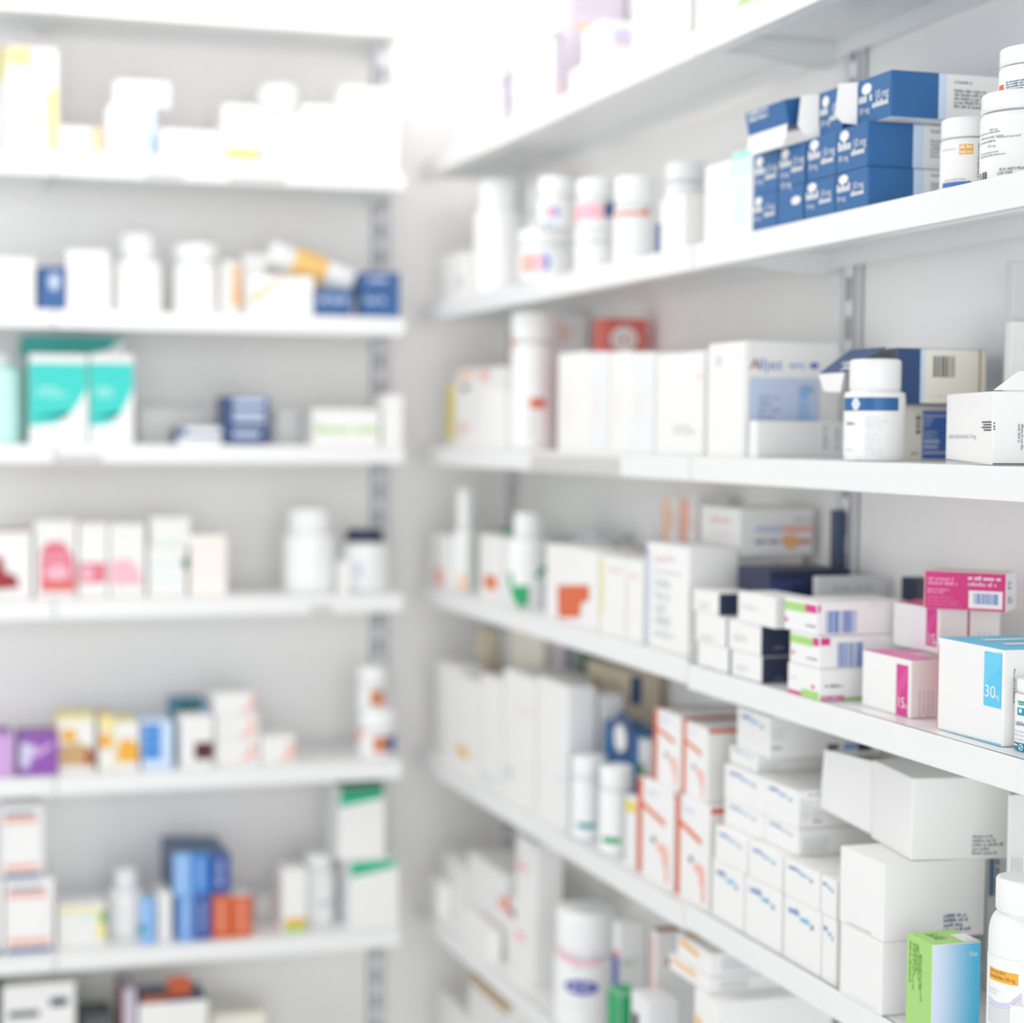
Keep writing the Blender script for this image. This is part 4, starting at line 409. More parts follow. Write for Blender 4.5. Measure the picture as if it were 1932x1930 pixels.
box('medicine_box','white carton with a pink spot, upper of the tall pair on the sixth right shelf','box',(1.0530,2.7061,0.6553),(0.0459,0.0926,0.1277),'white',pr={'L': [('e', 0.2634, 0.6105, 0.3173, 0.0551, 'pinkl')]},grp='packs on the sixth right shelf')
bottle('medicine_jar','large white jar with a pink arc and a violet oval badge','jar',(1.0450,2.4911,0.5480),0.0465,0.1794,'plastic',cap=(0.38, 0.95),capcol='plastic',sh=0.04,neck=0.8,grp='packs on the sixth right shelf',pr=[('p', [(-1.131, 0.6668), (-0.464, 0.6131), (0.124, 0.5977), (0.574, 0.6215), (0.574, 0.5852), (0.124, 0.5569), (-0.464, 0.5724), (-1.131, 0.6262)], 'pinkl'), ('g', -0.464, 0.5269, 0.048, 0.5722, 1, 'pic'), ('e', -0.105, 0.3801, 0.591, 0.0634, 'violet'), ('g', -0.464, 0.3438, 0.24, 0.4163, 1, 'lav'), ('g', -0.692, 0.2109, 0.124, 0.2381, 1, 'lgray')])
box('medicine_box','white carton with a dark violet spine and green lines, right of the violet badged jar','box',(1.0839,2.4082,0.5480),(0.0478,0.0232,0.1794),'white',pr={'L': [('r', 0.0321, 0.4538, 0.988, 0.7183, 'violet'), ('r', 0.1668, 0.7038, 0.988, 0.7478, 'rose')], 'F': [('r', 0.0378, 0.6744, 0.8948, 0.6921, 'lgray'), ('g', 0.0754, 0.6328, 0.5746, 0.6639, 1, 'green'), ('r', 0.9121, 0.4063, 0.9659, 0.963, 'gray'), ('g', 0.0815, 0.5103, 0.4023, 0.5547, 1, 'mint')]},grp='packs on the sixth right shelf')
box('medicine_box','green topped carton low on the sixth right shelf, in front of the violet spined one','box',(1.0150,2.2771,0.5480),(0.0300,0.0459,0.1204),'white',faces={'T': 'green'},pr={'F': [('r', 0.012, 0.5, 0.988, 0.988, 'green'), ('r', 0.012, 0.3, 0.988, 0.5, 'mint')], 'L': [('r', 0.012, 0.5, 0.988, 0.988, 'green')]},grp='packs on the sixth right shelf')
box('medicine_box','tall pale pink carton with a brown top edge on the sixth right shelf','box',(1.1000,2.2555,0.5480),(0.1000,0.0243,0.2082),'white2',faces={'T': 'brown'},pr={'F': [('r', 0.012, 0.5262, 0.0333, 0.9764, 'salmon'), ('e', 0.2014, 0.7898, 0.0648, 0.0325, 'dred')], 'L': [('r', 0.0814, 0.5022, 0.4402, 0.9508, 'salmon')]},grp='packs on the sixth right shelf')
box('medicine_box','white carton with black bars at the bottom edge on the sixth right shelf','box',(1.0225,2.1908,0.5480),(0.0450,0.0549,0.1386),'white2',pr={'L': [('r', 0.1, 0.2, 0.45, 0.8, 'black')], 'F': [('r', 0.1, 0.2, 0.3, 0.7, 'black')]},grp='packs on the sixth right shelf')
box('medicine_box','orange striped white box, lowest of the stack at the bottom edge','box',(1.0800,1.9944,0.5480),(0.1600,0.0610,0.2003),'white',pr={'L': [('p', [(0.1, 0.62), (0.85, 0.52), (0.85, 0.72), (0.1, 0.85)], 'amber')], 'F': [('r', 0.2, 0.2, 0.45, 0.8, 'lgray')]},grp='white boxes with orange stripes on the sixth right shelf')
box('medicine_box','orange striped white box, second layer of the stack near the bottom edge','box',(1.0840,2.0521,0.7487),(0.1600,0.1126,0.0202),'white',pr={'L': [('p', [(0.08, 0.62), (0.7, 0.5), (0.7, 0.72), (0.08, 0.85)], 'amber'), ('e', 0.6, 0.95, 0.1, 0.05, 'gold')], 'F': [('r', 0.1, 0.2, 0.35, 0.8, 'lgray')]},grp='white boxes with orange stripes on the sixth right shelf')
box('medicine_box','orange striped white box, top layer of the stack near the bottom edge','box',(1.0880,2.0465,0.7693),(0.1600,0.0951,0.0293),'white',pr={'L': [('p', [(0.08, 0.66), (0.66, 0.5), (0.66, 0.72), (0.08, 0.9)], 'amber')], 'F': [('r', 0.1, 0.2, 0.35, 0.8, 'lgray')], 'T': [('r', 0.05, 0.75, 0.95, 0.95, 'gold'), ('r', 0.3, 0.5, 0.7, 0.6, 'brown')]},grp='white boxes with orange stripes on the sixth right shelf')
box('medicine_box','plain white carton behind the orange striped stack at the bottom edge','box',(1.1783,2.2722,0.5480),(0.0265,0.0326,0.1417),'white',grp='white boxes with orange stripes on the sixth right shelf')
box('medicine_box','white carton just showing at the bottom edge on the lowest right shelf','box',(1.0900,3.1138,0.2500),(0.1000,0.1691,0.1360),'white',grp='packs on the lowest right shelf')
box('medicine_box','tan topped carton just showing at the bottom edge on the lowest right shelf','box',(1.0800,2.9124,0.2500),(0.0800,0.2106,0.2195),'white',faces={'T': 'tan'},pr={'L': [('r', 0.012, 0.93, 0.988, 0.988, 'tan')]},grp='packs on the lowest right shelf')
box('medicine_box','navy rounded pack with a round tab and a white disc on the fifth right shelf','box',(1.0970,2.4341,0.8450),(0.0500,0.1245,0.1687),'navy',pr={'L': [('r', 0.1, 0.1, 0.5, 0.6, 'navyf')]},grp='packs at the far end of the fifth right shelf',flaps=[([(-0.0262, 0.018, 0.158), (-0.0262, 0.0162, 0.1691), (-0.0262, 0.0111, 0.1792), (-0.0262, 0.0032, 0.1871), (-0.0262, -0.0069, 0.1922), (-0.0262, -0.018, 0.194), (-0.0262, -0.0291, 0.1922), (-0.0262, -0.0392, 0.1871), (-0.0262, -0.0471, 0.1792), (-0.0262, -0.0522, 0.1691), (-0.0262, -0.054, 0.158), (-0.0262, -0.0522, 0.1469), (-0.0262, -0.0471, 0.1368), (-0.0262, -0.0392, 0.1289), (-0.0262, -0.0291, 0.1238), (-0.0262, -0.018, 0.122), (-0.0262, -0.0069, 0.1238), (-0.0262, 0.0032, 0.1289), (-0.0262, 0.0111, 0.1368), (-0.0262, 0.0162, 0.1469)], 'navyd'), ([(-0.0275, 0.011, 0.152), (-0.0275, 0.01, 0.1585), (-0.0275, 0.007, 0.1643), (-0.0275, 0.0023, 0.169), (-0.0275, -0.0035, 0.172), (-0.0275, -0.01, 0.173), (-0.0275, -0.0165, 0.172), (-0.0275, -0.0223, 0.169), (-0.0275, -0.027, 0.1643), (-0.0275, -0.03, 0.1585), (-0.0275, -0.031, 0.152), (-0.0275, -0.03, 0.1455), (-0.0275, -0.027, 0.1397), (-0.0275, -0.0223, 0.135), (-0.0275, -0.0165, 0.132), (-0.0275, -0.01, 0.131), (-0.0275, -0.0035, 0.132), (-0.0275, 0.0023, 0.135), (-0.0275, 0.007, 0.1397), (-0.0275, 0.01, 0.1455)], 'paper')],rad=0.008)
box('medicine_box','yellow flecked white carton cut by the left edge on the first back shelf','box',(0.2125,3.2400,1.9130),(0.0400,0.0800,0.2135),'white',pr={'F': [('r', 0.3, 0.7, 0.98, 0.95, 'lemon')]},grp='packs on the first back shelf')
box('medicine_box','tall white carton with pale yellow side marks on the first back shelf','box',(0.2680,3.1500,1.9130),(0.0856,0.1000,0.1892),'white',pr={'F': [('p', [(0.7373, 0.571), (0.9787, 0.6722), (0.9767, 0.0774), (0.7878, 0.0732)], 'lemon'), ('r', 0.012, 0.818, 0.4779, 0.9832, 'lemon'), ('r', 0.012, 0.1041, 0.0799, 0.3877, 'lgray')]},grp='packs on the first back shelf')
box('medicine_box','low white carton with an orange end patch on the first back shelf','box',(0.3509,3.1400,1.9130),(0.0752,0.0800,0.0574),'white',pr={'F': [('r', 0.6855, 0.2965, 0.988, 0.988, 'peach')]},grp='packs on the first back shelf')
box('medicine_box','white carton with a pale blue edge on the first back shelf','box',(0.4364,3.1400,1.9130),(0.0846,0.0800,0.0983),'white',pr={'F': [('r', 0.6832, 0.1799, 0.988, 0.8771, 'skyl'), ('r', 0.8908, 0.184, 0.988, 0.5098, 'bluel')]},grp='packs on the first back shelf')
box('medicine_box','white bundle lying across the pale blue edged carton on the first back shelf','box',(0.4567,3.1400,2.0123),(0.1015,0.0800,0.0438),'white',pr={'F': [('r', 0.72, 0.2, 0.95, 0.85, 'skyl')]},grp='packs on the first back shelf',rad=0.012)
box('medicine_box','low white carton with a lavender corner on the first back shelf','box',(0.5405,3.1400,1.9130),(0.1087,0.0800,0.0618),'white',pr={'F': [('p', [(0.3686, 0.1552), (0.988, 0.9859), (0.988, 0.2078)], 'lav')]},grp='packs on the first back shelf')
box('medicine_box','white carton with orange lines and an orange foot on the first back shelf','box',(0.6303,3.1400,1.9130),(0.0637,0.0800,0.1109),'white',pr={'F': [('g', 0.2671, 0.6184, 0.8945, 0.7186, 1, 'gold'), ('r', 0.076, 0.1399, 0.9723, 0.3156, 'gold')]},grp='packs on the first back shelf')
bottle('pill_bottle','white bottle with a blue dash on the first back shelf','bottle',(0.7081,3.1600,1.9130),0.0373,0.1579,'plastic',cap=(0.28, 1.0),capcol='plastic',sh=0.05,neck=0.8,grp='packs on the first back shelf',pr=[('r', -0.259, 0.5968, 0.395, 0.6505, 'bluel')])
box('medicine_box','white rounded carton between the bottle and the big one on the first back shelf','box',(0.7732,3.1400,1.9130),(0.0651,0.1000,0.1171),'white',pr={'F': [('r', 0.88, 0.1, 0.93, 0.85, 'cream'), ('r', 0.1, 0.03, 0.9, 0.06, 'cream')]},grp='packs on the first back shelf',rad=0.01)
box('medicine_box','biggest white carton, at the right end of the first back shelf','box',(0.8634,3.1400,1.9130),(0.1111,0.1200,0.1522),'white',grp='packs on the first back shelf',rad=0.01)
box('medicine_box','white carton with a teal foot line at the left edge on the second back shelf','box',(0.2368,3.1400,1.6550),(0.0677,0.0800,0.0885),'white',pr={'F': [('g', 0.2873, 0.185, 0.7085, 0.2869, 1, 'mint')]},grp='packs on the second back shelf')
box('medicine_box','small navy carton with a pale smudge of print on the second back shelf','box',(0.3000,3.1400,1.6550),(0.0460,0.0800,0.0752),'navyf',faces={'L': 'navy'},pr={'F': [('e', 0.5683, 0.6515, 0.1963, 0.1931, 'pic')]},grp='packs on the second back shelf')
box('medicine_box','plain white carton right of the small navy one on the second back shelf','box',(0.3621,3.1400,1.6550),(0.0747,0.0800,0.1054),'white',pr={'F': [('r', 0.902, 0.768, 0.988, 0.9415, 'lgray')]},grp='packs on the second back shelf')
bottle('pill_bottle','tall white bottle on the second back shelf','bottle',(0.4536,3.1500,1.6550),0.0441,0.1406,'plastic',cap=(0.32, 0.72),capcol='plastic',sh=0.12,neck=0.66,grp='packs on the second back shelf',pr=[('r', 0.416, 0.6541, 0.873, 0.7068, 'lgray')])
bottle('medicine_jar','white jar with a teal foot dash on the second back shelf','jar',(0.5574,3.1500,1.6550),0.0402,0.1259,'plastic',cap=(0.24, 1.0),capcol='plastic',sh=0.05,neck=0.8,grp='packs on the second back shelf',pr=[('r', -0.45, 0.2035, 0.644, 0.2555, 'mint')])
box('medicine_box','narrow white carton with an orange right edge on the second back shelf','box',(0.6195,3.1700,1.6550),(0.0366,0.0600,0.0990),'white',pr={'F': [('r', 0.5253, 0.1825, 0.9734, 0.9267, 'peach'), ('r', 0.6324, 0.183, 0.9752, 0.4981, 'orangel')]},grp='packs on the second back shelf')
box('medicine_box','white carton leaning behind the tilted bottle on the second back shelf','box',(0.6651,3.1800,1.6550),(0.0429,0.0600,0.1147),'white',grp='packs on the second back shelf')
box('medicine_box','white carton with a slanting orange stripe, under the tilted bottle on the second back shelf','box',(0.7007,3.1000,1.6550),(0.1174,0.0300,0.0705),'white',pr={'F': [('p', [(0.016, 0.4217), (0.5365, 0.988), (0.5696, 0.9771), (0.0488, 0.2646)], 'orangel')]},grp='packs on the second back shelf')
bottle('pill_bottle','white bottle with a broad amber label band, lying tilted on the second back shelf','bottle',(0.8430,3.1500,1.7174),0.0290,0.1641,'plastic',cap=(.24,.9),sh=.05,neck=.8,lab=(.33,.72),labcol='gold',grp='packs on the second back shelf',tilt=(0,-1.2104,0))
box('medicine_box','flat navy carton with pale print on the second back shelf','box',(0.7943,3.0900,1.6550),(0.0633,0.0400,0.0477),'navyf',pr={'F': [('g', 0.013, 0.4466, 0.8582, 0.7616, 1, 'pic')]},grp='packs on the second back shelf')
box('medicine_box','navy carton under another at the right end of the second back shelf','box',(0.8821,3.1250,1.6550),(0.0714,0.0900,0.0471),'navyf',pr={'F': [('g', 0.1076, 0.512, 0.6622, 0.794, 1, 'pic')], 'L': [('r', 0.0, 0.02, 0.5, 0.9, 'white')]},grp='packs on the second back shelf')
box('medicine_box','navy carton stacked on top at the right end of the second back shelf','box',(0.8828,3.1250,1.7025),(0.0694,0.0900,0.0338),'navyf',pr={'F': [('g', 0.1673, 0.4074, 0.7238, 0.8285, 1, 'pic')]},grp='packs on the second back shelf')
bottle('pill_bottle','mint tinted white bottle cut by the left edge on the third back shelf','bottle',(0.2125,3.1300,1.4255),0.0394,0.1536,'mint',cap=(0.12, 0.6),capcol='plastic',sh=0.12,neck=0.8,grp='packs on the third back shelf')
box('medicine_box','left teal and white box with a white swoosh on the third back shelf','box',(0.3088,3.1350,1.4255),(0.1009,0.1000,0.1544),'white',faces={'L': 'tealf'},pr={'F': [('r', 0.012, 0.3, 0.988, 0.9, 'teal'), ('p', [(0.012, 0.3), (0.012, 0.2), (0.45, 0.23), (0.75, 0.36), (0.97, 0.66), (0.988, 0.66), (0.988, 0.3)], 'teal'), ('p', [(0.4, 0.2), (0.62, 0.28), (0.8, 0.42), (0.988, 0.62), (0.988, 0.1), (0.012, 0.1), (0.012, 0.2)], 'white'), ('g', 0.16, 0.52, 0.75, 0.64, 2, 'mint')]},grp='teal and white boxes on the third back shelf')
box('medicine_box','right teal and white box with a white swoosh on the third back shelf','box',(0.4000,3.1350,1.4255),(0.0760,0.1000,0.1560),'white',faces={'L': 'tealf'},pr={'F': [('r', 0.012, 0.3, 0.988, 0.9, 'teal'), ('p', [(0.012, 0.3), (0.012, 0.2), (0.45, 0.23), (0.75, 0.36), (0.97, 0.66), (0.988, 0.66), (0.988, 0.3)], 'teal'), ('p', [(0.4, 0.2), (0.62, 0.28), (0.8, 0.42), (0.988, 0.62), (0.988, 0.1), (0.012, 0.1), (0.012, 0.2)], 'white'), ('g', 0.16, 0.52, 0.75, 0.64, 2, 'mint')]},grp='teal and white boxes on the third back shelf')
box('medicine_box','dark teal wide box with a white corner lying on the two teal boxes','box',(0.3422,3.1800,1.5805),(0.1780,0.1000,0.0332),'tealf',pr={'F': [('p', [(0.62, 0.02), (0.82, 0.3), (0.97, 0.85), (0.985, 0.85), (0.985, 0.02)], 'white')]},grp='teal and white boxes on the third back shelf')
box('medicine_box','flat navy and white carton on the third back shelf','box',(0.5551,3.1300,1.4255),(0.0783,0.0800,0.0307),'white2',faces={'L': 'navyd'},pr={'F': [('r', 0.012, 0.4479, 0.2029, 0.9325, 'navyf'), ('r', 0.203, 0.4245, 0.988, 0.6068, 'navyf')]},grp='packs on the third back shelf')
box('medicine_box','lower navy and white carton of a pair on the third back shelf','box',(0.6397,3.1300,1.4255),(0.0795,0.0800,0.0482),'navyd',pr={'F': [('r', 0.1901, 0.8059, 0.9131, 0.9618, 'pic'), ('r', 0.191, 0.2985, 0.7932, 0.4934, 'pic')]},grp='packs on the third back shelf')
box('medicine_box','upper navy and white carton of a pair on the third back shelf','box',(0.6396,3.1300,1.4741),(0.0794,0.0800,0.0371),'navyd',pr={'F': [('r', 0.1903, 0.597, 0.9133, 0.9003, 'pic'), ('r', 0.1911, 0.0661, 0.9143, 0.3442, 'pic')]},grp='packs on the third back shelf')
box('medicine_box','long white low carton at the back of the third back shelf','box',(0.5420,3.2500,1.4255),(0.1504,0.0600,0.0655),'white',grp='packs on the third back shelf')
box('medicine_box','white carton with a row of lime lettering on the third back shelf','box',(0.8221,3.1400,1.4255),(0.1244,0.1000,0.0649),'white',pr={'F': [('g', 0.031, 0.2662, 0.9834, 0.5893, 1, 'lime')]},grp='packs on the third back shelf')
box('medicine_box','small white carton at the right end of the third back shelf','box',(0.9087,3.1250,1.4255),(0.0360,0.0800,0.0915),'white',grp='packs on the third back shelf')
box('medicine_box','low white carton between navy and lime ones on the third back shelf','box',(0.7497,3.2400,1.4255),(0.0664,0.0800,0.0654),'white',grp='packs on the third back shelf')
box('medicine_box','white carton with a dark red arch at the left edge, fourth back shelf','box',(0.2285,3.1400,1.1580),(0.0717,0.0800,0.1175),'white',faces={'T': 'dred'},pr={'F': [('p', [(0.0225, 0.1494), (0.0249, 0.6306), (0.2987, 0.6284), (0.3725, 0.3946), (0.6225, 0.3533), (0.722, 0.1729), (0.3714, 0.1456)], 'dred')]},grp='packs on the fourth back shelf')
box('medicine_box','white carton with a big red face mark on the fourth back shelf','box',(0.3052,3.1400,1.1580),(0.0708,0.0800,0.1352),'white',pr={'F': [('p', [(0.1255, 0.0914), (0.1273, 0.6079), (0.3066, 0.7291), (0.6911, 0.727), (0.9224, 0.5347), (0.9731, 0.0834)], 'rose'), ('r', 0.1257, 0.0942, 0.9732, 0.2238, 'red'), ('g', 0.2036, 0.483, 0.8193, 0.5647, 1, 'pinkl'), ('e', 0.536, 0.333, 0.2829, 0.0954, 'pinkl')]},grp='packs on the fourth back shelf')
box('medicine_box','white carton with a pink lid and a low pink patch on the fourth back shelf','box',(0.3700,3.1400,1.1580),(0.0514,0.0800,0.1310),'white',faces={'T': 'pinkl'},pr={'F': [('r', 0.012, 0.1951, 0.9281, 0.4637, 'rose'), ('e', 0.2842, 0.3235, 0.2142, 0.0847, 'pinkl')]},grp='packs on the fourth back shelf')
box('medicine_box','white carton with a pale pink arch on the fourth back shelf','box',(0.4296,3.1400,1.1580),(0.0622,0.0800,0.1287),'white',pr={'F': [('p', [(0.0444, 0.1654), (0.0445, 0.4829), (0.4912, 0.5378), (0.8204, 0.3909), (0.9407, 0.1579)], 'pinkl')]},grp='packs on the fourth back shelf')
box('medicine_box','white carton with pale teal lines, lower of its pair on the fourth back shelf','box',(0.5002,3.1400,1.1580),(0.0677,0.0800,0.0889),'white',pr={'F': [('r', 0.0274, 0.6209, 0.9717, 0.663, 'mint'), ('r', 0.0278, 0.3047, 0.9724, 0.3469, 'mint'), ('e', 0.9856, 0.6579, 0.0978, 0.1268, 'greend')]},grp='packs on the fourth back shelf')
box('medicine_box','white carton with a pale teal line, upper of its pair on the fourth back shelf','box',(0.5048,3.1400,1.2473),(0.0696,0.0800,0.0500),'white',pr={'F': [('r', 0.0268, 0.0664, 0.8913, 0.1411, 'mint')]},grp='packs on the fourth back shelf')
box('medicine_box','cream white flat carton, bottom of a stack of four on the fourth back shelf','box',(0.5732,3.1400,1.1580),(0.0667,0.0800,0.0391),'f6f2ec',pr={'F': [('r', 0.0275, 0.5415, 0.97, 0.6139, 'f3e6e0')]},grp='packs on the fourth back shelf')
box('medicine_box','cream white flat carton, second of a stack of four on the fourth back shelf','box',(0.5731,3.1400,1.1975),(0.0667,0.0800,0.0222),'f6f2ec',pr={'F': [('r', 0.0275, 0.1941, 0.97, 0.3214, 'f3e6e0')]},grp='packs on the fourth back shelf')
box('medicine_box','cream white flat carton, third of a stack of four on the fourth back shelf','box',(0.5731,3.1400,1.2201),(0.0667,0.0800,0.0222),'f6f2ec',pr={'F': [('r', 0.0275, 0.1941, 0.97, 0.3214, 'f3e6e0')]},grp='packs on the fourth back shelf')
box('medicine_box','cream white flat carton, top of a stack of four on the fourth back shelf','box',(0.5730,3.1400,1.2427),(0.0666,0.0800,0.0222),'f6f2ec',pr={'F': [('r', 0.0275, 0.1941, 0.97, 0.3214, 'f3e6e0')]},grp='packs on the fourth back shelf')
bottle('pill_bottle','white bottle with a broad cap, standing alone on the fourth back shelf','bottle',(0.7671,3.1400,1.1580),0.0483,0.1541,'plastic',cap=(0.3, 0.84),capcol='plastic',sh=0.08,neck=0.8,grp='packs on the fourth back shelf')
bottle('medicine_jar','white jar with a navy lid on the fourth back shelf','jar',(0.8740,3.1500,1.1580),0.0465,0.1122,'plastic',cap=(0.2, 0.74),capcol='navyx',sh=0.16,neck=0.7,grp='packs on the fourth back shelf',pr=[('r', -0.377, 0.2679, -0.116, 0.4671, 'pic')])
box('medicine_box','small white carton in front of the navy lidded jar on the fourth back shelf','box',(0.8165,3.0850,1.1580),(0.0197,0.0200,0.0583),'white',grp='packs on the fourth back shelf')
box('medicine_box','lilac carton cut by the left edge on the fifth back shelf','box',(0.2055,3.1250,0.8540),(0.0481,0.0900,0.0734),'lilac',faces={'T': 'purple'},grp='packs on the fifth back shelf')
box('medicine_box','purple carton with a pale swirl on the fifth back shelf','box',(0.2733,3.1250,0.8540),(0.0659,0.0900,0.0689),'purple',pr={'F': [('p', [(0.0268, 0.1914), (0.0285, 0.8583), (0.4651, 0.7341), (0.2178, 0.1831)], 'lav'), ('p', [(0.3281, 0.606), (0.8769, 0.8247), (0.8767, 0.7175), (0.4645, 0.4399)], 'lilac')]},grp='packs on the fifth back shelf')
box('medicine_box','white and amber carton with a brown foot on the fifth back shelf','box',(0.3393,3.1350,0.8540),(0.0622,0.0900,0.0979),'white',faces={'T': 'lemon', 'L': 'lemon'},pr={'F': [('p', [(0.0283, 0.1315), (0.0291, 0.4817), (0.5869, 0.5427), (0.9851, 0.3991), (0.9849, 0.1041)], 'tan'), ('e', 0.2932, 0.6641, 0.235, 0.1231, 'amber'), ('r', 0.7339, 0.1172, 0.985, 0.4215, 'brown'), ('r', 0.0302, 0.9053, 0.9708, 0.9621, 'lemon')]},grp='packs on the fifth back shelf')
box('medicine_box','slim yellow and white carton on the fifth back shelf','box',(0.3923,3.1400,0.8540),(0.0278,0.0900,0.0952),'white',faces={'T': 'gold'},pr={'F': [('e', 0.4328, 0.5493, 0.4336, 0.1571, 'amber'), ('r', 0.0338, 0.7645, 0.9666, 0.9804, 'lemon')]},grp='packs on the fifth back shelf')
box('medicine_box','yellow carton with an amber mound on the fifth back shelf','box',(0.4271,3.1300,0.8540),(0.0409,0.0900,0.0861),'white',faces={'T': 'lemon', 'L': 'lemon'},pr={'F': [('p', [(0.0906, 0.1836), (0.0906, 0.5524), (0.499, 0.6963), (0.9771, 0.5131), (0.9775, 0.1649)], 'amber')]},grp='packs on the fifth back shelf')
box('medicine_box','white and pale blue carton with blue text lines on the fifth back shelf','box',(0.4803,3.1300,0.8540),(0.0544,0.0900,0.0841),'skyl',pr={'F': [('r', 0.0342, 0.2231, 0.6193, 0.9597, 'blue'), ('r', 0.0339, 0.8147, 0.6189, 0.8481, 'bluel'), ('r', 0.0341, 0.6362, 0.6192, 0.6697, 'bluel'), ('r', 0.0343, 0.4576, 0.6195, 0.4911, 'bluel')]},grp='packs on the fifth back shelf')
box('medicine_box','white carton with a maroon corner square on the fifth back shelf','box',(0.5496,3.1100,0.8540),(0.0578,0.0600,0.0916),'white',pr={'F': [('r', 0.4255, 0.1607, 0.9841, 0.5009, 'maroon')]},grp='packs on the fifth back shelf')
box('medicine_box','teal blue dark topped carton behind the maroon marked one, fifth back shelf','box',(0.5527,3.2000,0.8540),(0.0582,0.0800,0.1060),'cyand',pr={'F': [('r', 0.082, 0.8005, 0.8313, 0.9644, 'greend'), ('r', 0.8313, 0.7905, 0.988, 0.9548, 'bluel')]},grp='packs on the fifth back shelf')
box('medicine_box','white carton with a salmon swirl, bottom of three, fifth back shelf','box',(0.6238,3.1350,0.8540),(0.0789,0.0900,0.0454),'white',pr={'F': [('p', [(0.5588, 0.2404), (0.8026, 0.516), (0.7774, 0.896), (0.8999, 0.8451), (0.9253, 0.4227), (0.6811, 0.147)], 'salmon')]},grp='packs on the fifth back shelf')
box('medicine_box','white carton with a salmon swirl, middle of three, fifth back shelf','box',(0.6237,3.1350,0.8998),(0.0789,0.0900,0.0415),'white',pr={'F': [('p', [(0.5588, 0.1693), (0.8026, 0.4725), (0.7774, 0.8881), (0.8999, 0.8333), (0.9253, 0.3713), (0.6811, 0.068)], 'salmon')]},grp='packs on the fifth back shelf')
box('medicine_box','white carton with a salmon swirl, top of three, fifth back shelf','box',(0.6197,3.1350,0.9417),(0.0711,0.0900,0.0415),'white',pr={'F': [('p', [(0.6196, 0.1692), (0.89, 0.4731), (0.862, 0.8872), (0.988, 0.8334), (0.988, 0.3731), (0.7552, 0.069)], 'salmon')]},grp='packs on the fifth back shelf')
box('medicine_box','low white carton with a salmon ring, standing alone, fifth back shelf','box',(0.6983,3.1350,0.8540),(0.0624,0.0900,0.0481),'white',pr={'F': [('p', [(0.5607, 0.1596), (0.8103, 0.3849), (0.7463, 0.7874), (0.9346, 0.6975), (0.983, 0.3353), (0.7175, 0.0309)], 'salmon')]},grp='packs on the fifth back shelf')
bottle('medicine_jar','white jar with a copper label, lower of two stacked, fifth back shelf','jar',(0.8906,3.1200,0.8540),0.0351,0.0892,'plastic',cap=(0.42, 1.0),capcol='plastic',sh=0.04,neck=0.8,grp='packs on the fifth back shelf',pr=[('r', -0.167, 0.1378, 0.73, 0.4775, 'c98058'), ('r', 0.589, 0.1286, 1.37, 0.4688, 'navyf'), ('r', -1.37, 0.3428, -0.807, 0.5829, 'salmon')])
bottle('medicine_jar','white jar with a copper square, upper of two stacked, fifth back shelf','jar',(0.8820,3.1200,0.9438),0.0273,0.0790,'plastic',cap=(0.45, 1.0),capcol='plastic',sh=0.04,neck=0.8,grp='packs on the fifth back shelf',pr=[('r', -0.143, 0.0883, 0.904, 0.4587, 'c98058')])
box('medicine_box','white carton with salmon and navy lines, lower of two stacked on the sixth back shelf','box',(0.2566,3.1200,0.5460),(0.0848,0.0900,0.1279),'white',pr={'F': [('r', 0.08, 0.86, 0.8, 0.9, 'navyf'), ('r', 0.05, 0.76, 0.85, 0.84, 'salmon'), ('r', 0.08, 0.12, 0.9, 0.2, 'salmon'), ('r', 0.05, 0.012, 0.95, 0.08, 'navyf'), ('r', 0.14, 0.22, 0.86, 0.74, 'paper')]},grp='packs on the sixth back shelf')
box('medicine_box','white carton with salmon and navy lines, upper of two stacked on the sixth back shelf','box',(0.2456,3.1250,0.6745),(0.0720,0.0900,0.1299),'white',pr={'F': [('r', 0.08, 0.86, 0.8, 0.9, 'navyf'), ('r', 0.05, 0.76, 0.85, 0.84, 'salmon'), ('r', 0.08, 0.12, 0.9, 0.2, 'salmon'), ('r', 0.05, 0.012, 0.95, 0.08, 'navyf'), ('r', 0.14, 0.22, 0.86, 0.74, 'paper')]},grp='packs on the sixth back shelf')
box('medicine_box','white carton with a navy foot, cut by the left edge on the sixth back shelf','box',(0.1777,3.1200,0.5460),(0.0658,0.0900,0.1292),'white',pr={'F': [('r', 0.05, 0.012, 0.98, 0.08, 'navyf')]},grp='packs on the sixth back shelf')
box('medicine_box','low white carton with a lime end and pale green print on the sixth back shelf','box',(0.3482,3.1300,0.5460),(0.0848,0.0800,0.0754),'white',pr={'F': [('r', 0.8142, 0.1462, 0.988, 0.895, 'lemon'), ('r', 0.8907, 0.5428, 0.988, 0.8173, 'green'), ('r', 0.0438, 0.8077, 0.7816, 0.9071, 'lemon'), ('g', 0.4549, 0.567, 0.8033, 0.7911, 1, 'mint')]},grp='packs on the sixth back shelf')
box('medicine_box','tiny green topped carton behind the low lime one on the sixth back shelf','box',(0.3748,3.2250,0.5460),(0.0172,0.0500,0.0585),'mint',grp='packs on the sixth back shelf')
bottle('pill_bottle','white bottle standing left of the blue cartons on the sixth back shelf','bottle',(0.4345,3.1450,0.5460),0.0351,0.1230,'plastic',cap=(0.3, 0.62),capcol='plastic',sh=0.12,neck=0.8,grp='packs on the sixth back shelf')
box('medicine_box','slim pale blue carton with a teal spot on the sixth back shelf','box',(0.4617,3.0890,0.5460),(0.0262,0.0220,0.0804),'bluel',faces={'L': 'white2'},pr={'F': [('e', 0.1427, 0.3392, 0.2855, 0.1173, 'tealx')]},grp='packs on the sixth back shelf')
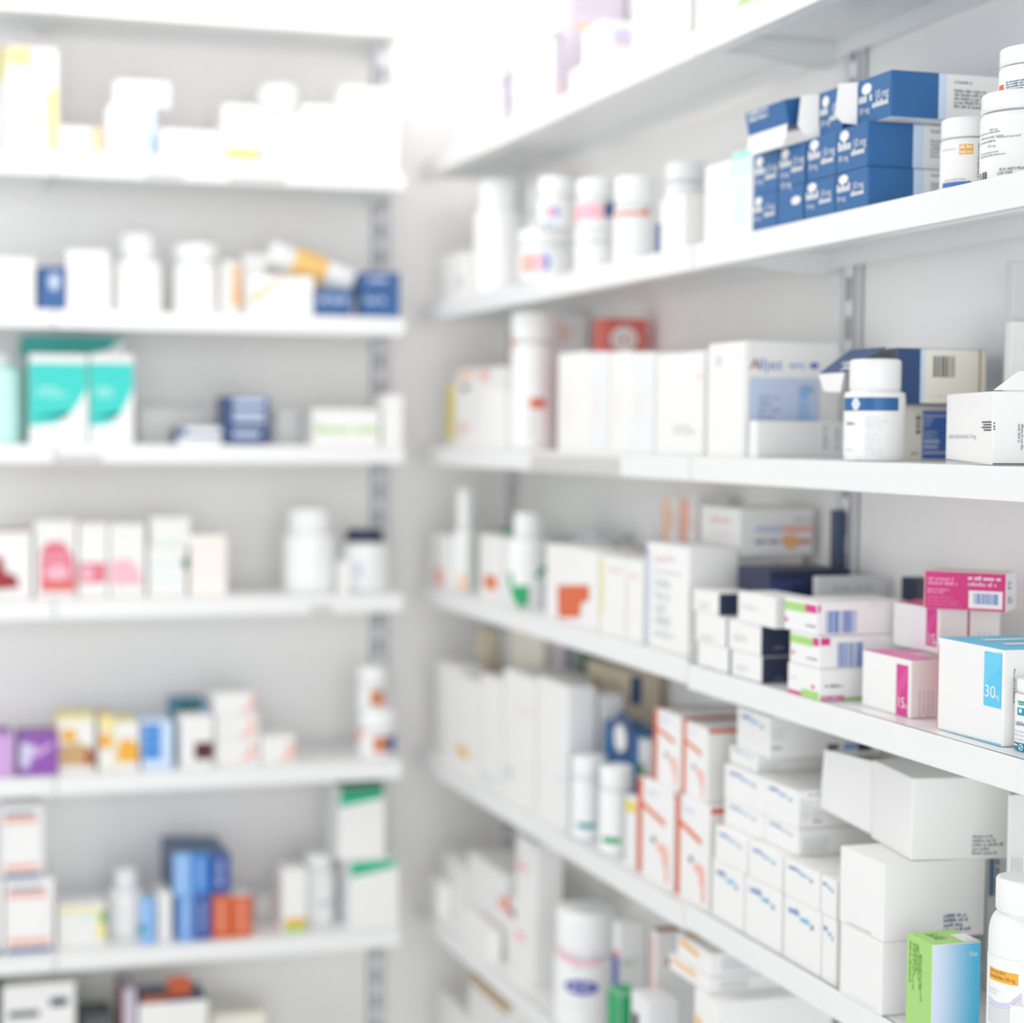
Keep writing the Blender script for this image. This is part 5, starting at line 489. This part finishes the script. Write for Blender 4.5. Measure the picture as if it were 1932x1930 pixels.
box('medicine_box','slim white carton left of the upright blue cartons on the sixth back shelf','box',(0.4938,3.1250,0.5460),(0.0245,0.0800,0.0879),'white',grp='packs on the sixth back shelf')
box('medicine_box','slim sky blue carton, lower row on the sixth back shelf','box',(0.5308,3.1300,0.5460),(0.0265,0.1000,0.0810),'bluet',faces={'T': 'white2'},pr={'F': [('g', 0.3, 0.1, 0.6, 0.85, 1, 'sky', 'v')]},grp='upright blue and orange cartons')
box('medicine_box','slim deep blue carton, lower row on the sixth back shelf','box',(0.5612,3.1300,0.5460),(0.0305,0.1000,0.0791),'blued',faces={'T': 'white2'},pr={'F': [('g', 0.3, 0.1, 0.6, 0.85, 1, 'sky', 'v')]},grp='upright blue and orange cartons')
box('medicine_box','first rust orange carton, lower row on the sixth back shelf','box',(0.5952,3.1300,0.5460),(0.0336,0.1000,0.0768),'rust',faces={'T': 'white2'},pr={'F': [('g', 0.3, 0.1, 0.6, 0.85, 1, 'salmon', 'v')]},grp='upright blue and orange cartons')
box('medicine_box','second rust orange carton, right of its twin on the sixth back shelf','box',(0.6312,3.1300,0.5460),(0.0347,0.1000,0.0745),'rust',faces={'T': 'white2'},pr={'F': [('g', 0.3, 0.1, 0.6, 0.85, 1, 'salmon', 'v')]},grp='upright blue and orange cartons')
box('medicine_box','pale blue carton with a dark left side, upper row on the sixth back shelf','box',(0.5240,3.1500,0.6276),(0.0322,0.1400,0.0756),'bluel',faces={'T': 'inkblue', 'L': 'navyd'},pr={'F': [('g', 0.3, 0.1, 0.6, 0.85, 1, 'sky', 'v')]},grp='upright blue and orange cartons')
box('medicine_box','mid blue carton in the middle of the upper row on the sixth back shelf','box',(0.5572,3.1500,0.6276),(0.0304,0.1400,0.0737),'blue',faces={'T': 'inkblue', 'L': 'blue'},pr={'F': [('g', 0.3, 0.1, 0.6, 0.85, 1, 'sky', 'v')]},grp='upright blue and orange cartons')
box('medicine_box','deep blue carton at the right of the upper row on the sixth back shelf','box',(0.5921,3.1500,0.6276),(0.0354,0.1400,0.0716),'blued',faces={'T': 'inkblue', 'L': 'blued'},pr={'F': [('g', 0.3, 0.1, 0.6, 0.85, 1, 'sky', 'v')]},grp='upright blue and orange cartons')
box('medicine_box','small plain white carton right of the orange ones on the sixth back shelf','box',(0.7052,3.2300,0.5460),(0.0505,0.0600,0.0390),'white',grp='packs on the sixth back shelf')
box('medicine_box','white carton with an amber and lime foot on the sixth back shelf','box',(0.7273,3.1100,0.5460),(0.0451,0.0600,0.1165),'white',pr={'F': [('r', 0.0912, 0.1286, 0.9833, 0.2365, 'amber'), ('r', 0.0926, 0.012, 0.9849, 0.1286, 'lime')]},grp='packs on the sixth back shelf')
bottle('pill_bottle','white bottle with a blue name dash on the sixth back shelf','bottle',(0.7864,3.1400,0.5460),0.0293,0.1296,'plastic',cap=(0.22, 0.86),capcol='plastic',sh=0.1,neck=0.8,grp='packs on the sixth back shelf',pr=[('g', 0.067, 0.2849, 1.37, 0.3608, 1, 'bluem')])
box('medicine_box','white carton with a slanting green top band, lower of two, sixth back shelf','box',(0.8758,3.1250,0.5460),(0.0923,0.1000,0.1261),'white',faces={'L': 'white2'},pr={'F': [('p', [(0.012, 0.988), (0.012, 0.76), (0.93, 0.88), (0.988, 0.988)], '2fb58b')]},grp='packs on the sixth back shelf')
box('medicine_box','white carton with a slanting green top band, upper of two, sixth back shelf','box',(0.8547,3.1350,0.6727),(0.0861,0.1000,0.1346),'white',faces={'T': 'greend'},pr={'F': [('p', [(0.012, 0.988), (0.012, 0.72), (0.95, 0.82), (0.988, 0.988)], '2fb58b'), ('r', 0.05, 0.9, 0.95, 0.97, 'greend')]},grp='packs on the sixth back shelf')
box('medicine_box','white carton with navy tabs at the bottom left corner on the lowest back shelf','box',(0.2731,3.1300,0.2350),(0.1253,0.1000,0.2545),'white',pr={'F': [('r', 0.6498, 0.8349, 0.8977, 0.8938, 'navyx'), ('r', 0.0859, 0.7739, 0.5044, 0.8215, 'dgray')]},grp='packs on the lowest back shelf')
box('medicine_box','black carton cut by the left edge at the bottom on the lowest back shelf','box',(0.1899,3.1300,0.2350),(0.0376,0.1000,0.2740),'black',grp='packs on the lowest back shelf')
box('medicine_box','green topped dark carton at the back under the left shelf on the lowest back shelf','box',(0.2567,3.2650,0.2350),(0.0969,0.0500,0.2246),'limed',grp='packs on the lowest back shelf')
box('medicine_box','dark lidded carton at the bottom edge on the lowest back shelf','box',(0.3774,3.1400,0.2350),(0.0550,0.0800,0.1833),'dgray',grp='packs on the lowest back shelf')
box('medicine_box','white carton with rust flaps folded open on the lowest back shelf','box',(0.5087,3.1300,0.2350),(0.1231,0.1000,0.2036),'white',faces={'T': 'navyd'},grp='packs on the lowest back shelf',flaps=[([(-0.056, -0.048, 0.2036), (-0.012, -0.048, 0.2036), (-0.012, -0.042, 0.2156), (-0.056, -0.042, 0.2156)], 'brown'), ([(-0.006, -0.02, 0.2036), (0.038, -0.02, 0.2036), (0.036, -0.008, 0.2356), (-0.004, -0.008, 0.2356)], 'rust')])
box('medicine_box','slim lavender carton left of the rust flapped one on the lowest back shelf','box',(0.4317,3.1400,0.2350),(0.0225,0.1000,0.2294),'lavd',faces={'L': 'brown'},grp='packs on the lowest back shelf')
box('medicine_box','cream carton at the bottom edge on the lowest back shelf','box',(0.6344,3.1600,0.2350),(0.0979,0.0800,0.1592),'cream',grp='packs on the lowest back shelf')
# ------------------------------------------------------------------ the setting
Z0 = CAM['z']
def slab(name, a, b, m):
    mb = MB(); mb.cuboid(a, b, m); o = mb.build(name); o['kind'] = 'structure'; return o
slab('wall_right', (1.205, -2.4, 0), (1.3, 3.4, 2.9), 'wall_paint')
slab('wall_back', (-2.6, 3.31, 0), (1.205, 3.4, 2.9), 'wall_paint')
slab('floor', (-2.6, -2.4, -.05), (1.3, 3.4, 0), 'floor_vinyl')
LIP = .032
def shelf_right(y0, y1, z, label, brackets):
    """pressed-steel board: top sheet, rolled front lip, end lips; top surface at z"""
    mb = MB(); x0, x1 = 1.0, 1.1925
    mb.cuboid((x0 + .003, y0, z - .004), (x1, y1, z), 'shelf_enamel')
    mb.cuboid((x0, y0, z - LIP), (x0 + .006, y1, z), 'shelf_enamel', bev=.0022)
    mb.cuboid((x0 + .004, y0, z - LIP), (x0 + .022, y1, z - LIP + .0025), 'shelf_enamel')
    mb.cuboid((x1 - .004, y0, z - LIP * .8), (x1, y1, z - .003), 'shelf_enamel')
    for y in (y0, y1 - .003): mb.cuboid((x0 + .005, y, z - LIP * .8), (x1 - .003, y + .003, z - .003), 'shelf_enamel')
    o = tag(mb.build('shelf'), label, 'shelf', 'white steel shelf boards')
    for y in brackets:
        b = MB(); p = [(x1 - .001, z - .0045), (x1 - .001, z - .036), (x1 - .03, z - .035), (x0 + .04, z - .020), (x0 + .035, z - .0045)]
        for s in (0, 1):
            q = [(x, y + s * .003, zz) for x, zz in p]; b.poly(q if s else q[::-1], 'shelf_enamel')
        for i in range(len(p)):
            j = (i + 1) % len(p); b.poly([(p[i][0], y, p[i][1]), (p[i][0], y + .003, p[i][1]), (p[j][0], y + .003, p[j][1]), (p[j][0], y, p[j][1])], 'shelf_enamel')
        b.build('bracket', o)
    return o
def shelf_back(x0, x1, z, label, brackets, tags=()):
    mb = MB(); y0, y1 = 3.06, 3.2975
    mb.cuboid((x0, y0 + .003, z - .004), (x1, y1, z), 'shelf_enamel')
    mb.cuboid((x0, y0, z - LIP), (x1, y0 + .006, z), 'shelf_enamel', bev=.0022)
    mb.cuboid((x0, y0 + .004, z - LIP), (x1, y0 + .022, z - LIP + .0025), 'shelf_enamel')
    mb.cuboid((x0, y1 - .004, z - LIP * .8), (x1, y1, z - .003), 'shelf_enamel')
    for x in (x0, x1 - .003): mb.cuboid((x, y0 + .005, z - LIP * .8), (x + .003, y1 - .003, z - .003), 'shelf_enamel')
    o = tag(mb.build('shelf'), label, 'shelf', 'white steel shelf boards')
    for x in brackets:
        b = MB(); p = [(y1 - .001, z - .0045), (y1 - .001, z - .036), (y1 - .03, z - .035), (y0 + .04, z - .020), (y0 + .035, z - .0045)]
        for s in (0, 1):
            q = [(x + s * .003, y, zz) for y, zz in p]; b.poly(q[::-1] if s else q, 'shelf_enamel')
        for i in range(len(p)):
            j = (i + 1) % len(p); b.poly([(x, p[i][0], p[i][1]), (x, p[j][0], p[j][1]), (x + .003, p[j][0], p[j][1]), (x + .003, p[i][0], p[i][1])], 'shelf_enamel')
        b.build('bracket', o)
    for t0, t1 in tags:
        b = MB(); b.cuboid((t0, y0 - .0025, z - LIP - .002), (t1, y0 - .0003, z - .017), 'c9c9c9', bev=.0006)
        b.build('label_holder', o)
    return o
RANK = ['top', 'second', 'third', 'fourth', 'fifth', 'sixth', 'lowest']
RZ = [(.507, .507), (.2395, .2395), (-.0275, -.0275), (-.287, -.2925), (-.605, -.600), (-.902, -.902), (-1.2, -1.2)]
for i, (zf, zn) in enumerate(RZ):
    n = RANK[i]
    shelf_right(2.062, 3.225, zf + Z0 - .0004, f'white steel board of the {n} right shelf, far section at the corner', (2.066, 3.18))
    sn = shelf_right(.55, 2.058, zn + Z0 - .0004, f'white steel board of the {n} right shelf, near section', (2.05, .9))
    if i == 2:
        b = MB(); b.cuboid((.9972, 2.28, zf + Z0 - .031), (.9997, 2.62, zf + Z0 - .006), 'c9c9c7', bev=.0006); b.build('label_holder', bpy.data.objects['shelf.%03d' % (2*i)])
BZ = [.736, .463, .205, -.0245, -.292, -.596, -.904, -1.215]
BT = {1: ((.455, .52), (.6, .7)), 3: ((.30, .38),), 4: ((.75, .79),)}
for i, z in enumerate(BZ):
    n = ['uppermost', 'first', 'second', 'third', 'fourth', 'fifth', 'sixth', 'lowest'][i]
    shelf_back(-.5, .2985, z + Z0 - .0004, f'white steel board of the {n} back shelf, left section cut by the frame', (-.2,), ())
    shelf_back(.3005, .922, z + Z0 - .0004, f'white steel board of the {n} back shelf, right section', (.912,), BT.get(i, ()))
def upright(loc, along, z0, z1, label, W=.03):
    """slotted wall standard: a channel with a column of double slots; along = 'y' on the right wall, 'x' on the back wall"""
    mb = MB(); t = .011
    def bx(a0, a1, d0, d1, za, zb, m):
        if along == 'y': mb.cuboid((-d1, a0, za), (-d0, a1, zb), m)
        else: mb.cuboid((a0, -d1, za), (a1, -d0, zb), m)
    bx(-W/2, W/2, 0, .002, z0, z1, 'steel'); bx(-W/2, -W/2 + .002, 0, t, z0, z1, 'steel'); bx(W/2 - .002, W/2, 0, t, z0, z1, 'steel')
    bx(-W/2, -W*.2, t - .0015, t, z0, z1, 'steel'); bx(W*.2, W/2, t - .0015, t, z0, z1, 'steel')
    bx(-W*.2, W*.2, t - .0062, t - .0046, z0, z1, 'slot')
    z = z0
    while z < z1:
        bx(-W*.2, W*.2, t - .0015, t, z, min(z1, z + .020), 'steel'); z += .05
    return tag(mb.build('shelf_upright', None, loc), label, 'shelf upright', 'slotted steel uprights')
upright((1.2045, 2.012, 0), 'y', .05, 2.75, 'grey slotted steel upright on the right wall, behind the navy boxes')
upright((1.2045, 3.255, 0), 'y', .05, 2.75, 'grey slotted steel upright on the right wall, close to the corner')
upright((.945, 3.3095, 0), 'x', .05, 2.75, 'grey slotted steel upright on the back wall, at the right ends of its shelves')
# ------------------------------------------------------------------ light
WORLD, EXPO = .22, -.07
LIGHTS = [('fill_behind', (-.2, -2.35, 1.45), (math.radians(89), 0, 0), 3.4, 2.5, 102, (.97, .985, 1)),  # unseen fill lamp, added behind the camera to brighten the shelf interiors
          ('fill_left', (-2.55, 1.3, 1.45), (math.radians(89), 0, math.radians(-90)), 3.2, 2.5, 48, (.965, .985, 1)),  # second added fill, out of view, lighting into the right wall shelves
          ('ceiling_panel', (-.35, 1.4, 2.85), (0, math.radians(-12), 0), 1.0, 2.6, 12, (1, .99, .98)),
          ('ceiling_panel_corner', (.45, 2.55, 2.8), (math.radians(8), 0, 0), .8, .9, 16, (1, .955, .935))]
w = bpy.data.worlds.new('room_light'); bpy.context.scene.world = w; w.use_nodes = True
bg = w.node_tree.nodes['Background']; bg.inputs['Color'].default_value = (.98, .99, 1, 1); bg.inputs['Strength'].default_value = WORLD
def area(name, loc, rot, sx, sy, power, col=(1, 1, 1)):
    l = bpy.data.lights.new(name, 'AREA'); l.shape = 'RECTANGLE'; l.size = sx; l.size_y = sy; l.energy = power; l.color = col
    o = bpy.data.objects.new(name, l); C.objects.link(o); o.location = loc; o.rotation_euler = rot
    return o
for nm, loc, rot, sx, sy, pw, col in LIGHTS: area(nm, loc, rot, sx, sy, pw, col)
# ------------------------------------------------------------------ camera
cd = bpy.data.cameras.new('camera'); cam = bpy.data.objects.new('camera', cd); C.objects.link(cam)
yaw, pit, roll = CAM['yaw'], CAM['pitch'], CAM['roll']
fwd = Vector((math.sin(yaw) * math.cos(pit), math.cos(yaw) * math.cos(pit), math.sin(pit)))
r0 = Vector((math.cos(yaw), -math.sin(yaw), 0)); u0 = r0.cross(fwd)
rr = r0 * math.cos(roll) + u0 * math.sin(roll); uu = -r0 * math.sin(roll) + u0 * math.cos(roll)
M = Matrix((rr, uu, -fwd)).transposed().to_4x4(); M.translation = (0, 0, CAM['z']); cam.matrix_world = M
cd.sensor_fit = 'HORIZONTAL'; cd.sensor_width = 36; cd.lens = CAM['f'] / 1932 * 36
cd.shift_x = (966 - CAM['cx']) / 1932; cd.clip_start = .05
cd.dof.use_dof = True; cd.dof.focus_distance = 1.63; cd.dof.aperture_fstop = 2.4
sc = bpy.context.scene; sc.camera = cam
sc.view_settings.view_transform = 'Standard'; sc.view_settings.look = 'None'; sc.view_settings.gamma = 1
sc.view_settings.use_curve_mapping = False; sc.view_settings.exposure = EXPO
sc.cycles.max_bounces = 14; sc.cycles.diffuse_bounces = 10; sc.cycles.use_denoising = True
